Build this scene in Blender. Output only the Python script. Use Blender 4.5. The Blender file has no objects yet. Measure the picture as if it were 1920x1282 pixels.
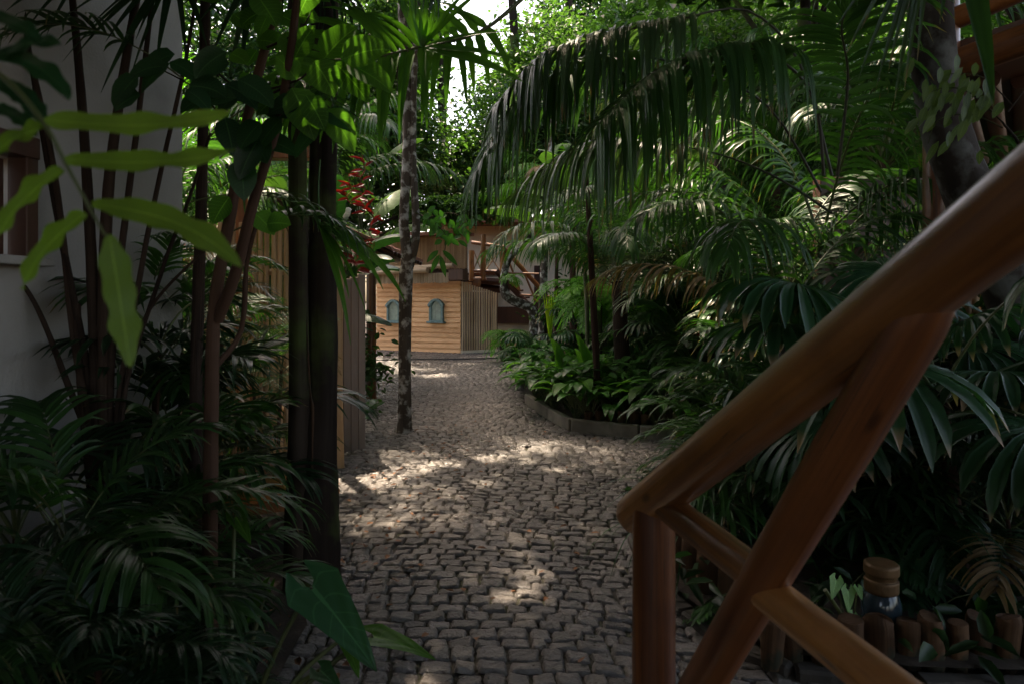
import bpy, math, random
import numpy as np
from mathutils import Vector, Matrix
R = math.radians
rng = np.random.default_rng(7); random.seed(7)
sc = bpy.context.scene
C = sc.collection

# ------------------------------------------------------------------ camera, sky, sun, exposure
EYE, F = 1.65, 1280.0
cam = bpy.data.cameras.new('camera'); camo = bpy.data.objects.new('camera', cam); C.objects.link(camo)
camo.location = (0, 0, EYE); camo.rotation_euler = (R(90), 0, 0)
cam.lens = 24.0; cam.sensor_width = 36.0; cam.shift_y = -81/1920
cam.clip_start = 0.05; cam.clip_end = 500
cam.dof.use_dof = True; cam.dof.focus_distance = 9.5; cam.dof.aperture_fstop = 4.6
sc.camera = camo

SUN = Vector((-0.22, 0.40, 1.0)).normalized()
w = bpy.data.worlds.new('World'); sc.world = w; w.use_nodes = True
nt = w.node_tree; bg = nt.nodes['Background']
sky = nt.nodes.new('ShaderNodeTexSky'); sky.sky_type = 'NISHITA'; sky.sun_disc = False
sky.sun_elevation = math.asin(SUN.z); sky.sun_rotation = math.atan2(SUN.x, SUN.y)
sky.air_density = 1.0; sky.dust_density = 4.0; sky.ozone_density = 0.6
nt.links.new(sky.outputs[0], bg.inputs[0]); bg.inputs[1].default_value = 0.15
sl = bpy.data.lights.new('sun', 'SUN'); so = bpy.data.objects.new('sun', sl); C.objects.link(so)
sl.energy = 3.8; sl.angle = R(1.0); sl.color = (1.0, 0.93, 0.82)
so.rotation_euler = SUN.to_track_quat('Z', 'Y').to_euler()
sc.view_settings.view_transform = 'Standard'; sc.view_settings.look = 'None'
sc.view_settings.exposure = 2.32;
sc.view_settings.use_white_balance = True; sc.view_settings.white_balance_temperature = 7900; sc.view_settings.white_balance_tint = 14; sc.view_settings.gamma = 1.0
cy = sc.cycles
cy.use_denoising = True; cy.denoiser = 'OPENIMAGEDENOISE'
cy.max_bounces = 7; cy.diffuse_bounces = 4; cy.glossy_bounces = 2; cy.transmission_bounces = 5; cy.transparent_max_bounces = 4
cy.sample_clamp_indirect = 4.0; cy.caustics_reflective = False; cy.caustics_refractive = False
cy.use_adaptive_sampling = True; cy.adaptive_threshold = 0.02

def W(px, py, d): return Vector(((px-960)/F*d, d, EYE-(py-560)/F*d))
def G(px, py, z=0.0):
    d = (EYE-z)*F/(py-560); return Vector(((px-960)/F*d, d, z))

# ------------------------------------------------------------------ mesh builder
class MB:
    def __init__(s): s.V=[]; s.F=[]; s.M=[]; s.U=[]; s.T=[]; s.n=0
    def add(s, V, F, UV=None, m=0, tone=None):
        V = np.asarray(V, float).reshape(-1,3); k = len(V)
        s.V.append(V); s.U.append(np.zeros((k,2)) if UV is None else np.asarray(UV,float).reshape(-1,2))
        t = np.full(k, random.random() if tone is None else 0.0)
        if tone is not None: t[:] = tone
        s.T.append(t)
        if isinstance(F, np.ndarray): F = [F]
        for f in F:
            f = np.asarray(f, int)
            if f.ndim == 1: f = f.reshape(1,-1)
            s.F.append(f + s.n); s.M.append(np.full(len(f), m))
        s.n += k
    def mesh(s, name, mats, smooth=True):
        me = bpy.data.meshes.new(name)
        V = np.concatenate(s.V); U = np.concatenate(s.U); T = np.concatenate(s.T)
        tot = np.concatenate([np.full(len(f), f.shape[1]) for f in s.F]); li = np.concatenate([f.ravel() for f in s.F])
        me.vertices.add(len(V)); me.vertices.foreach_set('co', V.ravel())
        me.loops.add(len(li)); me.loops.foreach_set('vertex_index', li)
        me.polygons.add(len(tot)); st = np.concatenate([[0], np.cumsum(tot)[:-1]])
        me.polygons.foreach_set('loop_start', st); me.polygons.foreach_set('loop_total', tot)
        me.polygons.foreach_set('material_index', np.concatenate(s.M))
        me.polygons.foreach_set('use_smooth', np.full(len(tot), smooth))
        uv = me.uv_layers.new(name='UVMap'); uv.data.foreach_set('uv', U[li].ravel())
        a = me.attributes.new('tone', 'FLOAT', 'POINT'); a.data.foreach_set('value', T)
        for m in (mats if isinstance(mats, (list, tuple)) else [mats]): me.materials.append(m)
        me.update(calc_edges=True); me.validate()
        return me
    def obj(s, name, mats, parent=None, smooth=True): return link(name, s.mesh(name, mats, smooth), parent)

def link(name, me, parent=None, loc=None, rot=None, scl=None):
    o = bpy.data.objects.new(name, me); C.objects.link(o)
    if parent: o.parent = parent
    if loc is not None: o.location = loc
    if rot is not None: o.rotation_euler = rot
    if scl is not None: o.scale = (scl,)*3 if isinstance(scl,(int,float)) else scl
    return o
def thing(name, label, cat, loc=(0,0,0), rz=0, group=None, scl=1):
    o = link(name, None, None, loc, (0,0,rz), scl); o.empty_display_size = .2
    return tag(o, label, cat, group)
def tag(o, label, cat, group=None):
    o['label'] = label; o['category'] = cat
    if group: o['group'] = group
    return o
def struct(o): o['kind'] = 'structure'; return o

def smooth_path(pts, n):
    P = [Vector(p) for p in pts]; m = len(P)-1; out=[]
    for i in range(n+1):
        t = i/n*m; k = min(int(t), m-1); u = t-k
        p0 = P[max(k-1,0)]; p1=P[k]; p2=P[k+1]; p3=P[min(k+2,m)]
        out.append(0.5*((2*p1)+(p2-p0)*u+(2*p0-5*p1+4*p2-p3)*u*u+(3*p1-p0-3*p2+p3)*u**3))
    return out

def tube(mb, pts, rad, seg=8, n=None, rough=0.0, cap=True, m=0, tone=None, lump=0.0):
    P = smooth_path(pts, n) if n else [Vector(p) for p in pts]
    k = len(P); A = np.array(P)
    rr = np.interp(np.linspace(0,1,k), np.linspace(0,1,len(rad)), rad) if hasattr(rad,'__len__') else np.full(k, rad)
    T = np.gradient(A, axis=0); T /= np.linalg.norm(T,axis=1)[:,None]+1e-9
    ref = np.array([0,0,1.]) if abs(T[0][2])<.8 else np.array([1.,0,0])
    S = np.cross(T, ref); S /= np.linalg.norm(S,axis=1)[:,None]+1e-9
    N = np.cross(S, T)
    th = np.linspace(0, 2*math.pi, seg+1)
    r = rr[:,None]*(1+rough*(rng.random((k,seg+1))-.5)*2)
    if lump: 
        ph = rng.random(3)*6; r = r*(1+lump*np.sin(3*th[None,:]+ph[0]+2*np.linspace(0,4,k)[:,None])+lump*.6*np.sin(5*th[None,:]+ph[1]-np.linspace(0,5,k)[:,None]))
    r[:,-1] = r[:,0]
    V = A[:,None,:] + r[:,:,None]*(np.cos(th)[None,:,None]*S[:,None,:]+np.sin(th)[None,:,None]*N[:,None,:])
    L = np.concatenate([[0],np.cumsum(np.linalg.norm(np.diff(A,axis=0),axis=1))])
    U = np.stack(np.broadcast_arrays(th[None,:]/(2*math.pi), L[:,None]), -1)
    i,j = np.meshgrid(np.arange(k-1), np.arange(seg), indexing='ij'); a=(i*(seg+1)+j).ravel()
    Fq = np.stack([a, a+1, a+seg+2, a+seg+1],1)
    Fs=[Fq]
    VV = V.reshape(-1,3); UU=U.reshape(-1,2)
    if cap:
        for e,row in ((0,0),(1,k-1)):
            base=len(VV); ring = V[row][:seg]
            VV=np.concatenate([VV, ring, [A[row]+(T[row]*(rr[row]*.12)*(1 if e else -1))]])
            uu=np.stack([.5+.5*np.cos(th[:seg]), 50+.5*np.sin(th[:seg])],1); UU=np.concatenate([UU,uu,[[.5,50]]])
            q=np.arange(seg); c=np.full(seg,base+seg)
            Fs.append(np.stack([base+q, base+(q+1)%seg, c],1) if e else np.stack([base+(q+1)%seg, base+q, c],1))
    mb.add(VV, Fs, UU, m, tone)

def box(mb, c, s, rz=0, m=0, tone=None, bev=0.0, tilt=None):
    x,y,z = s[0]/2, s[1]/2, s[2]/2; b=min(bev, x*.4,y*.4,z*.4)
    if b<=0:
        V=np.array([[sx*x,sy*y,sz*z] for sx in(-1,1) for sy in(-1,1) for sz in(-1,1)])
        Fq=np.array([[0,1,3,2],[4,6,7,5],[0,4,5,1],[2,3,7,6],[0,2,6,4],[1,5,7,3]])
        U=V[:,[0,2]]+V[:,[1,1]]
        Fs=[Fq]
    else:
        bm_v=[];  # chamfered box: 24 verts
        idx={}
        for sx in(-1,1):
            for sy in(-1,1):
                for sz in(-1,1):
                    for ax in range(3):
                        p=[sx*(x-b),sy*(y-b),sz*(z-b)]; p[ax]=(sx*x,sy*y,sz*z)[ax]
                        idx[(sx,sy,sz,ax)]=len(bm_v); bm_v.append(p)
        V=np.array(bm_v); q=[]; tr=[]
        for ax in range(3):
            o=[a for a in range(3) if a!=ax]
            for s1 in(-1,1):
                f=[]
                for (u,v) in((-1,-1),(1,-1),(1,1),(-1,1)):
                    k=[0,0,0]; k[ax]=s1; k[o[0]]=u; k[o[1]]=v; f.append(idx[(*k,ax)])
                if (s1>0)==(ax==1): f=f[::-1]
                q.append(f)
        for ax in range(3):
            o=[a for a in range(3) if a!=ax]
            for u in(-1,1):
                for v in(-1,1):
                    k1=[0,0,0];k2=[0,0,0]; k1[ax]=-1;k2[ax]=1
                    for k in(k1,k2): k[o[0]]=u;k[o[1]]=v
                    q.append([idx[(*k1,o[0])],idx[(*k2,o[0])],idx[(*k2,o[1])],idx[(*k1,o[1])]])
        for sx in(-1,1):
            for sy in(-1,1):
                for sz in(-1,1): tr.append([idx[(sx,sy,sz,a)] for a in range(3)])
        Fs=[np.array(q),np.array(tr)]; U=V[:,[0,2]]+V[:,[1,1]]
    V=V.copy()
    if tilt is not None: V = V @ np.array(Matrix.Rotation(tilt[1],3,tilt[0])).T
    if rz: V = V @ np.array(Matrix.Rotation(rz,3,'Z')).T
    mb.add(V+np.array(c), Fs, U, m, tone)

# ------------------------------------------------------------------ leaves
def prof(kind, t):
    if kind=='palm':  return np.where(t<.12, .45+.55*t/.12, np.clip((1-t)/.88,0,1)**.62)
    if kind=='strap': return np.where(t<.3, .55+.45*t/.3, np.clip((1-t)/.7,0,1)**.75)
    if kind=='long':  return np.clip(t/.16,0.05,1)**.6*np.clip((1-t)/.32,0,1)**.55
    if kind=='lance': return np.sin(math.pi*np.clip(t,0,1)**.8)**.85
    if kind=='ovate': return np.sin(math.pi*np.clip(t,0,1)**.72)**.75
    if kind=='wedge': return np.where(t<.75, .12+.88*(t/.75), np.clip((1-t)/.25,0,1)**.8)
    return np.ones_like(t)

def blade(mb, p, d, n, L, wd, kind='palm', seg=5, droop=.5, fold=.25, wave=0., tone=None, m=0, curl=0., lobes=0.):
    d = Vector(d).normalized(); n = Vector(n); p = Vector(p)
    t = np.linspace(0,1,seg+1); ww = prof(kind,t)*wd*.5
    if kind!='palm' and kind!='strap' and kind!='wedge': ww[0]=wd*.03
    ww[-1]=wd*.015
    V=[];U=[]; st=L/seg; ph=random.random()*6
    if lobes: ww=ww*(1+lobes*np.sin(t*26+ph))
    for i in range(seg+1):
        s = d.cross(n)
        if s.length<1e-4: s = d.orthogonal()
        s.normalize(); nn = s.cross(d).normalized()
        wv = wave*wd*math.sin(t[i]*16+ph)
        V += [p - s*ww[i] + nn*(ww[i]*fold+wv), p, p + s*ww[i] + nn*(ww[i]*fold-wv)]
        U += [(0,t[i]),(.5,t[i]),(1,t[i])]
        p = p + d*st
        d = (d + Vector((0,0,-1))*(droop*(1.0+i*.35)/seg) + nn*curl/seg).normalized(); n = nn
    F=[]
    for i in range(seg):
        a=3*i; F += [[a,a+1,a+4,a+3],[a+1,a+2,a+5,a+4]]
    mb.add(np.array(V), np.array(F), U, m, tone)

def frond(mb, pts, pairs=34, ll=.5, lw=.03, ang=60, droop=.8, vee=.2, t0=.12, rad=.012, seg=5, jit=.12, kind='palm', up=(0,0,1), sides=(1,-1), lenf=None, fold=.25, angtip=25):
    n=24; P=smooth_path(pts,n); up=Vector(up)
    tube(mb, P, [rad, rad*.25], seg=5, cap=False, m=1, tone=.5)
    for k in range(pairs):
        t = t0+(1-t0)*(k+.5)/pairs
        x=t*n; i=min(int(x),n-1); u=x-i
        p=P[i].lerp(P[i+1],u); T=(P[i+1]-P[i]).normalized()
        S=T.cross(up); S = S.normalized() if S.length>1e-3 else Vector((1,0,0)); N=S.cross(T)
        tt=(t-t0)/(1-t0)
        f = lenf(tt) if lenf else (math.sin(math.pi*(tt*.82+.12))**.6)
        a = R(ang+(angtip-ang)*tt**1.5)
        for sd in sides:
            if random.random()<.03: continue
            aa=a*(1+random.uniform(-jit,jit))
            d=T*math.cos(aa)+S*sd*math.sin(aa)+N*(vee+random.uniform(-.1,.1))
            blade(mb, p, d, N+S*sd*random.uniform(-.3,.3), ll*f*random.uniform(.88,1.1), lw*random.uniform(.85,1.15), kind, seg, droop*random.uniform(.7,1.3), fold)
    
def arch(L, elev, bend, n=7, side=0.):
    p=Vector((0,0,0)); out=[p.copy()]; a=elev
    for i in range(n):
        a-= bend*(0.4+1.2*i/n)/n; st=L/n
        p=p+Vector((math.cos(a)*st, side*st*i/n, math.sin(a)*st)); out.append(p.copy())
    return out

def fan(mb, c, T, N, nseg=26, Rr=.7, lw=.05, spread=300, droop=.7, jit=.1, seg=6, tipm=0, fold=.5, kind='wedge'):
    T=Vector(T).normalized(); N=Vector(N); S=T.cross(N).normalized(); N=S.cross(T).normalized()
    for k in range(nseg):
        a=R(-spread/2+spread*(k+.5)/nseg)
        d=T*math.cos(a)+S*math.sin(a)
        L=Rr*(1-.25*abs(a)/math.pi)*random.uniform(1-jit,1+jit)
        blade(mb, Vector(c)+d*.01, d+N*.12, N, L, lw*(1.0), kind, seg, droop*random.uniform(.7,1.25), fold, m=tipm)

def leaf_cloud(n, center, rad, leaf=(.12,.055), clumps=60, cl=.35, up=.6, cull=True, shell=.0, flat=False):
    """random leaf-sized folded faces gathered into clumps; returns V, F, UV, tone"""
    c = rng.normal(size=(clumps,3)); c/=np.linalg.norm(c,axis=1)[:,None]
    c*= (shell+(1-shell)*rng.random((clumps,1)))**(1/2.2)
    c = c*np.array(rad)+np.array(center)
    k = rng.integers(0,clumps,n); csz = (.6+.8*rng.random(clumps))*cl
    P = c[k]+rng.normal(size=(n,3))*csz[k][:,None]*np.array([1,1,.65])
    if cull: 
        keep=np.ones(len(P),bool); s=np.array(SUN)
        for (q,r) in SPOTS:
            v=P-np.array(q); al=v@s; dist=np.linalg.norm(v-al[:,None]*s,axis=1); keep&=~((dist<r*(.45+.75*rng.random(len(P))))&(al>0))
        P=P[keep]; k=k[keep]
    n=len(P)
    nrm=rng.normal(size=(n,3)); nrm[:,2]=np.abs(nrm[:,2])+up; nrm/=np.linalg.norm(nrm,axis=1)[:,None]
    d=rng.normal(size=(n,3)); d[:,2]-=.4; d-= (d*nrm).sum(1)[:,None]*nrm; d/=np.linalg.norm(d,axis=1)[:,None]
    s_=np.cross(d,nrm); L=leaf[0]*(.6+.8*rng.random(n))[:,None]; w_=leaf[1]*(.6+.8*rng.random(n))[:,None]
    b=P; tip=P+d*L-nrm*L*.12
    f=nrm*w_*.2
    V=np.stack([b, P+d*L*.28+s_*w_*.5+f, P+d*L*.68+s_*w_*.42+f, tip, P+d*L*.68-s_*w_*.42+f, P+d*L*.28-s_*w_*.5+f],1)
    U=np.tile(np.array([[.5,0],[1,.28],[.92,.68],[.5,1],[.08,.68],[0,.28]]),(n,1))
    o=np.arange(n)[:,None]*6
    Fq=np.concatenate([o+np.array([[0,1,2,3]]), o+np.array([[0,3,4,5]])])
    tone=np.repeat(np.clip(.5*rng.random(n)+.5*rng.random(clumps)[k],0,1),6)
    return V.reshape(-1,3),Fq,U,tone

# spots reached by the sun: gaps in the leaf cover along the sun's direction
SPOTS=[]
for (px,py,r) in [(690,912,.22),(735,893,.26),(790,880,.2),(700,925,.18),(845,872,.13),(905,862,.17),(955,858,.2),(1005,842,.26),(1030,832,.12),
                  (925,900,.17),(900,912,.12),(1045,884,.15),(1075,880,.09),(960,892,.06),(1005,868,.1),(1000,1010,.07),(985,1048,.10),(1005,1085,.11),(975,1120,.12),
                  (640,935,.08),(780,845,.1),(865,975,.07)]:
    SPOTS.append((tuple(G(px,py)), r*1.3))
for (px,py,d,r) in [(300,430,.72,.11),(300,290,.72,.08),(620,110,2.7,.30),(690,170,2.7,.22),(590,200,2.7,.22),(760,150,3.4,.3),(850,120,3.4,.25),(690,500,3.6,.22),
                    (1090,140,5.0,.3),(1010,300,5.2,.3),(1250,280,5.0,.25),(620,1130,2.5,.10),(1620,620,2.6,.12),(1350,700,6.5,.3),(1050,700,9.5,.5)]:
    SPOTS.append((tuple(W(px,py,d)), r))
for (x,y,r) in [(-2.5,13.2,.45),(-1.6,14.6,.5),(-.9,12.4,.35),(-2.8,16,.6),(-1.2,17.2,.4),(-2.1,11.6,.35)]: SPOTS.append(((x,y,0),r))

# ------------------------------------------------------------------ materials
def mat(name):
    m=bpy.data.materials.new(name); m.use_nodes=True; t=m.node_tree
    return m,t,t.nodes['Principled BSDF'],t.nodes,t.links
def ramp(N,L,src,stops):
    r=N.new('ShaderNodeValToRGB'); e=r.color_ramp.elements
    while len(e)<len(stops): e.new(.5)
    for i,(p,c) in enumerate(stops): e[i].position=p; e[i].color=(*c,1)
    L.new(src,r.inputs[0]); return r.outputs[0]
def noise(N,L,scale,vec=None,detail=4,rough=.55,dist=0):
    n=N.new('ShaderNodeTexNoise'); n.inputs['Scale'].default_value=scale; n.inputs['Detail'].default_value=detail; n.inputs['Roughness'].default_value=rough; n.inputs['Distortion'].default_value=dist
    if vec is not None: L.new(vec,n.inputs['Vector'])
    return n.outputs['Fac']
def math_(N,L,op,a,b=None):
    n=N.new('ShaderNodeMath'); n.operation=op
    for i,v in enumerate((a,b)):
        if v is None: continue
        if isinstance(v,(int,float)): n.inputs[i].default_value=v
        else: L.new(v,n.inputs[i])
    return n.outputs[0]
def bump(N,L,B,h,st,dist=.02):
    b=N.new('ShaderNodeBump'); b.inputs['Strength'].default_value=st; b.inputs['Distance'].default_value=dist
    L.new(h,b.inputs['Height']); L.new(b.outputs[0],B.inputs['Normal']); return b.outputs[0]
def mixc(N,L,f,a,b,typ='MIX'):
    m=N.new('ShaderNodeMix'); m.data_type='RGBA'; m.blend_type=typ
    for s,v in ((m.inputs[0],f),(m.inputs[6],a),(m.inputs[7],b)):
        if isinstance(v,(int,float)): s.default_value=v
        elif isinstance(v,tuple): s.default_value=(*v,1)
        else: L.new(v,s)
    return m.outputs[2]

def leaf_mat(name, dark, light, trans=.35, rough=.38, vein=0, tcol=None, tips=None, spec=.32, pleat=0):
    rough+=.07
    m,t,B,N,L=mat(name)
    at=N.new('ShaderNodeAttribute'); at.attribute_name='tone'
    oi=N.new('ShaderNodeObjectInfo'); uv=N.new('ShaderNodeUVMap')
    tc=N.new('ShaderNodeTexCoord')
    nz=noise(N,L,6,tc.outputs['Object'],3)
    f=math_(N,L,'MULTIPLY_ADD',at.outputs['Fac'],.55); f.node.inputs[2].default_value=0
    f=math_(N,L,'ADD',f,math_(N,L,'MULTIPLY',oi.outputs['Random'],.25)); f=math_(N,L,'ADD',f,math_(N,L,'MULTIPLY',nz,.3))
    col=ramp(N,L,f,[(.15,dark),(.95,light)])
    sp=N.new('ShaderNodeSeparateXYZ'); L.new(uv.outputs[0],sp.inputs[0])
    au=math_(N,L,'ABSOLUTE',math_(N,L,'SUBTRACT',sp.outputs[0],.5))
    if vein:
        # midrib and side veins
        mid=math_(N,L,'LESS_THAN',au,.022)
        v=math_(N,L,'FRACT',math_(N,L,'MULTIPLY',math_(N,L,'SUBTRACT',sp.outputs[1],math_(N,L,'MULTIPLY',au,.35)),vein))
        sv=math_(N,L,'LESS_THAN',v,.09)
        vv=math_(N,L,'MAXIMUM',mid,math_(N,L,'MULTIPLY',sv,.45))
        col=mixc(N,L,vv,col,tuple(min(1,c*1.35+.005) for c in light))
        bump(N,L,B,math_(N,L,'MULTIPLY',v,1.0),.25,.004)
    elif pleat:
        s_=math_(N,L,'SINE',math_(N,L,'MULTIPLY',sp.outputs[0],pleat*6.283))
        bump(N,L,B,s_,.35,.002)
        col=mixc(N,L,math_(N,L,'MULTIPLY',math_(N,L,'ADD',s_,1.0),.15),col,light)
    if tips:
        tp=N.new('ShaderNodeMapRange'); tp.inputs[1].default_value=tips[1]; tp.inputs[2].default_value=1.0
        L.new(math_(N,L,'ADD',sp.outputs[1],math_(N,L,'MULTIPLY',math_(N,L,'SUBTRACT',at.outputs['Fac'],.5),.2)),tp.inputs[0])
        col=mixc(N,L,tp.outputs[0],col,tips[0])
    L.new(col,B.inputs['Base Color']); B.inputs['Roughness'].default_value=rough; B.inputs['Specular IOR Level'].default_value=spec
    tr=N.new('ShaderNodeBsdfTranslucent')
    tb=mixc(N,L,1.0,col,tcol or (1.6,1.9,.7),'MULTIPLY'); L.new(tb,tr.inputs[0])
    ms=N.new('ShaderNodeMixShader'); ms.inputs[0].default_value=trans
    L.new(B.outputs[0],ms.inputs[1]); L.new(tr.outputs[0],ms.inputs[2]); L.new(ms.outputs[0],N['Material Output'].inputs[0])
    return m

def wood_mat(name, c1, c2, rough=.5, scale=1.0, bst=.3, knots=True, coat=0, dirt=None, cracks=False):
    m,t,B,N,L=mat(name)
    uv=N.new('ShaderNodeUVMap'); mp=N.new('ShaderNodeMapping'); mp.inputs['Scale'].default_value=(14*scale,1.3*scale,1); L.new(uv.outputs[0],mp.inputs[0])
    at=N.new('ShaderNodeAttribute'); at.attribute_name='tone'
    ad=N.new('ShaderNodeVectorMath'); ad.operation='ADD'; cb=N.new('ShaderNodeCombineXYZ'); L.new(math_(N,L,'MULTIPLY',at.outputs['Fac'],37),cb.inputs[2]); L.new(mp.outputs[0],ad.inputs[0]); L.new(cb.outputs[0],ad.inputs[1])
    g=noise(N,L,1.0,ad.outputs[0],6,.6,.6); tc=N.new('ShaderNodeTexCoord'); b=noise(N,L,2.3*scale,tc.outputs['Object'],4)
    f=math_(N,L,'ADD',math_(N,L,'MULTIPLY',g,.6),math_(N,L,'MULTIPLY',b,.4))
    f=math_(N,L,'ADD',f,math_(N,L,'MULTIPLY',math_(N,L,'SUBTRACT',at.outputs['Fac'],.5),.25))
    col=ramp(N,L,f,[(.3,c1),(.68,c2)])
    if knots:
        vo=N.new('ShaderNodeTexVoronoi'); vo.inputs['Scale'].default_value=1.0; mp2=N.new('ShaderNodeMapping'); mp2.inputs['Scale'].default_value=(3,4.5*scale,1); L.new(uv.outputs[0],mp2.inputs[0]); L.new(mp2.outputs[0],vo.inputs['Vector'])
        k=ramp(N,L,vo.outputs['Distance'],[(.05,(1,1,1)),(.11,(0,0,0))]); col=mixc(N,L,math_(N,L,'MULTIPLY',k,.7),col,tuple(c*.25 for c in c1))
    if cracks:
        mp3=N.new('ShaderNodeMapping'); mp3.inputs['Scale'].default_value=(9,.9,1); L.new(ad.outputs[0],mp3.inputs[0]); mp3.inputs['Scale'].default_value=(1.6,.5,1)
        cn=noise(N,L,2.2,mp3.outputs[0],3,.5,.2); ck=ramp(N,L,math_(N,L,'ABSOLUTE',math_(N,L,'SUBTRACT',cn,.5)),[(.004,(1,1,1)),(.016,(0,0,0))])
        pm=ramp(N,L,noise(N,L,3.5,tc.outputs['Object'],2),[(.5,(0,0,0)),(.58,(1,1,1))])
        col=mixc(N,L,math_(N,L,'MULTIPLY',math_(N,L,'MULTIPLY',ck,pm),.75),col,(.02,.008,.004))
        col=mixc(N,L,math_(N,L,'MULTIPLY',ramp(N,L,noise(N,L,5,tc.outputs['Object'],5),[(.5,(0,0,0)),(.7,(1,1,1))]),.45),col,tuple(c*.6 for c in c1))
    if dirt:
        col=mixc(N,L,ramp(N,L,noise(N,L,dirt[1],tc.outputs['Object'],5),[(.5,(0,0,0)),(.62,(1,1,1))]),col,dirt[0])
    L.new(col,B.inputs['Base Color']); B.inputs['Roughness'].default_value=rough; B.inputs['Specular IOR Level'].default_value=.5 if rough<.7 else .15
    if coat: B.inputs['Coat Weight'].default_value=coat; B.inputs['Coat Roughness'].default_value=.25
    bump(N,L,B,f,bst,.012)
    return m

M={}
M['palm']=leaf_mat('palm_leaf',(.009,.034,.010),(.034,.098,.024),.36,.30,pleat=2,tips=((.15,.10,.045),.93))
M['palm_hang']=leaf_mat('hanging_palm_leaf',(.013,.046,.014),(.048,.12,.032),.42,.30,pleat=2,tips=((.15,.10,.045),.94))
M['palm_dead']=leaf_mat('dead_palm_leaf',(.10,.06,.03),(.24,.16,.08),.25,.6,pleat=2)
M['palm_bright']=leaf_mat('palm_leaf_bright',(.022,.085,.012),(.075,.20,.030),.45,.32,pleat=2)
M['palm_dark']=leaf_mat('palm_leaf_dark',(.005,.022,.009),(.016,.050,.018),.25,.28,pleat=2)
M['palm_grey']=leaf_mat('palm_leaf_silvery',(.018,.042,.018),(.055,.10,.042),.3,.3,pleat=2,tips=((.15,.10,.045),.93))
M['palm_dry']=leaf_mat('palm_leaf_olive',(.05,.07,.025),(.14,.15,.07),.3,.42,pleat=2)
M['fan']=leaf_mat('fan_palm_leaf',(.008,.035,.014),(.022,.075,.030),.25,.30,pleat=2,tips=((.30,.2,.13),.90))
M['broad']=leaf_mat('broad_leaf',(.012,.055,.012),(.035,.13,.022),.3,.27,vein=9)
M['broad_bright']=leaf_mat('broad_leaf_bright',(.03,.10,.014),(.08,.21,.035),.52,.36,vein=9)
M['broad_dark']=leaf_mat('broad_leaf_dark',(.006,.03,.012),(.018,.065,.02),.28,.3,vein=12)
M['arrow']=leaf_mat('arrow_leaf',(.012,.055,.022),(.035,.12,.05),.35,.3,vein=6)
M['banana']=leaf_mat('banana_leaf',(.03,.09,.02),(.10,.20,.05),.5,.34,vein=30)
M['fern_near']=leaf_mat('near_fern_leaf',(.10,.185,.022),(.19,.30,.05),.5,.42,vein=16)
M['fern']=leaf_mat('fern_leaf',(.03,.12,.01),(.09,.26,.03),.45,.4)
M['crown']=leaf_mat('crown_leaf',(.010,.034,.010),(.040,.095,.024),.4,.35)
M['crown_light']=leaf_mat('crown_leaf_light',(.017,.052,.013),(.065,.130,.038),.45,.38)
M['crown_dark']=leaf_mat('crown_leaf_dark',(.006,.025,.010),(.025,.065,.018),.3,.35)
M['grass']=leaf_mat('strap_leaf',(.012,.05,.014),(.035,.11,.035),.3,.25)
M['young']=leaf_mat('young_leaf',(.035,.065,.012),(.085,.125,.028),.4,.33,vein=9)
M['pale']=leaf_mat('arrowhead_leaf',(.10,.22,.07),(.2,.36,.14),.3,.35,vein=7)
M['red']=leaf_mat('red_bract',(.06,.005,.005),(.16,.012,.008),.3,.35,tcol=(1.5,.6,.4))
M['yellow']=leaf_mat('striped_leaf',(.2,.35,.03),(.5,.6,.06),.4,.35)
M['rachis']=wood_mat('leaf_stalk',(.03,.045,.012),(.09,.11,.035),.45,knots=False)
M['rachis_dark']=wood_mat('dark_leaf_stalk',(.012,.012,.008),(.035,.035,.02),.45,knots=False)
M['varnish']=wood_mat('varnished_log',(.115,.040,.010),(.44,.185,.052),.38,.7,.18,coat=.4,cracks=True)
M['varnish_red']=wood_mat('varnished_red_log',(.075,.021,.007),(.28,.098,.028),.40,.7,.18,coat=.3,cracks=True)
M['pole']=wood_mat('weathered_pole',(.30,.21,.13),(.58,.44,.30),.7,.8,.4)
M['screen_pole']=wood_mat('pale_screen_pole',(.42,.28,.17),(.76,.57,.39),.7,.8,.4)
M['pole_tan']=wood_mat('tan_pole',(.25,.13,.06),(.50,.30,.15),.6,.8,.3)
M['plank']=wood_mat('grey_plank',(.11,.080,.062),(.24,.185,.15),.65,.5,.25,knots=False)
M['darkwood']=wood_mat('dark_brown_wood',(.035,.013,.008),(.10,.040,.022),.5,.5,.2,knots=False)
M['bench']=wood_mat('orange_slab',(.22,.06,.012),(.48,.17,.04),.28,.5,.1,coat=.5,knots=False)
M['bark']=wood_mat('dark_bark',(.012,.008,.006),(.042,.030,.022),.9,.5,1.0,knots=False,dirt=((.05,.07,.02),1.6))
M['bark_spot']=wood_mat('spotted_bark',(.035,.026,.020),(.10,.078,.06),.85,.8,.8,knots=False,dirt=((.42,.40,.36),9))
M['bark_brown']=wood_mat('brown_bark',(.03,.015,.010),(.085,.046,.030),.8,.6,.6,knots=False)
M['fibre']=wood_mat('fibrous_palm_trunk',(.015,.010,.008),(.06,.038,.028),.9,2.0,1.0,knots=False)
M['log']=wood_mat('edging_log',(.035,.018,.010),(.13,.070,.038),.8,1.0,.7,knots=False,dirt=((.03,.03,.02),7))
M['lichen_trunk']=wood_mat('lichen_bark',(.016,.012,.009),(.048,.036,.028),.85,.5,.9,knots=False,dirt=((.09,.09,.08),3.6))

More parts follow.
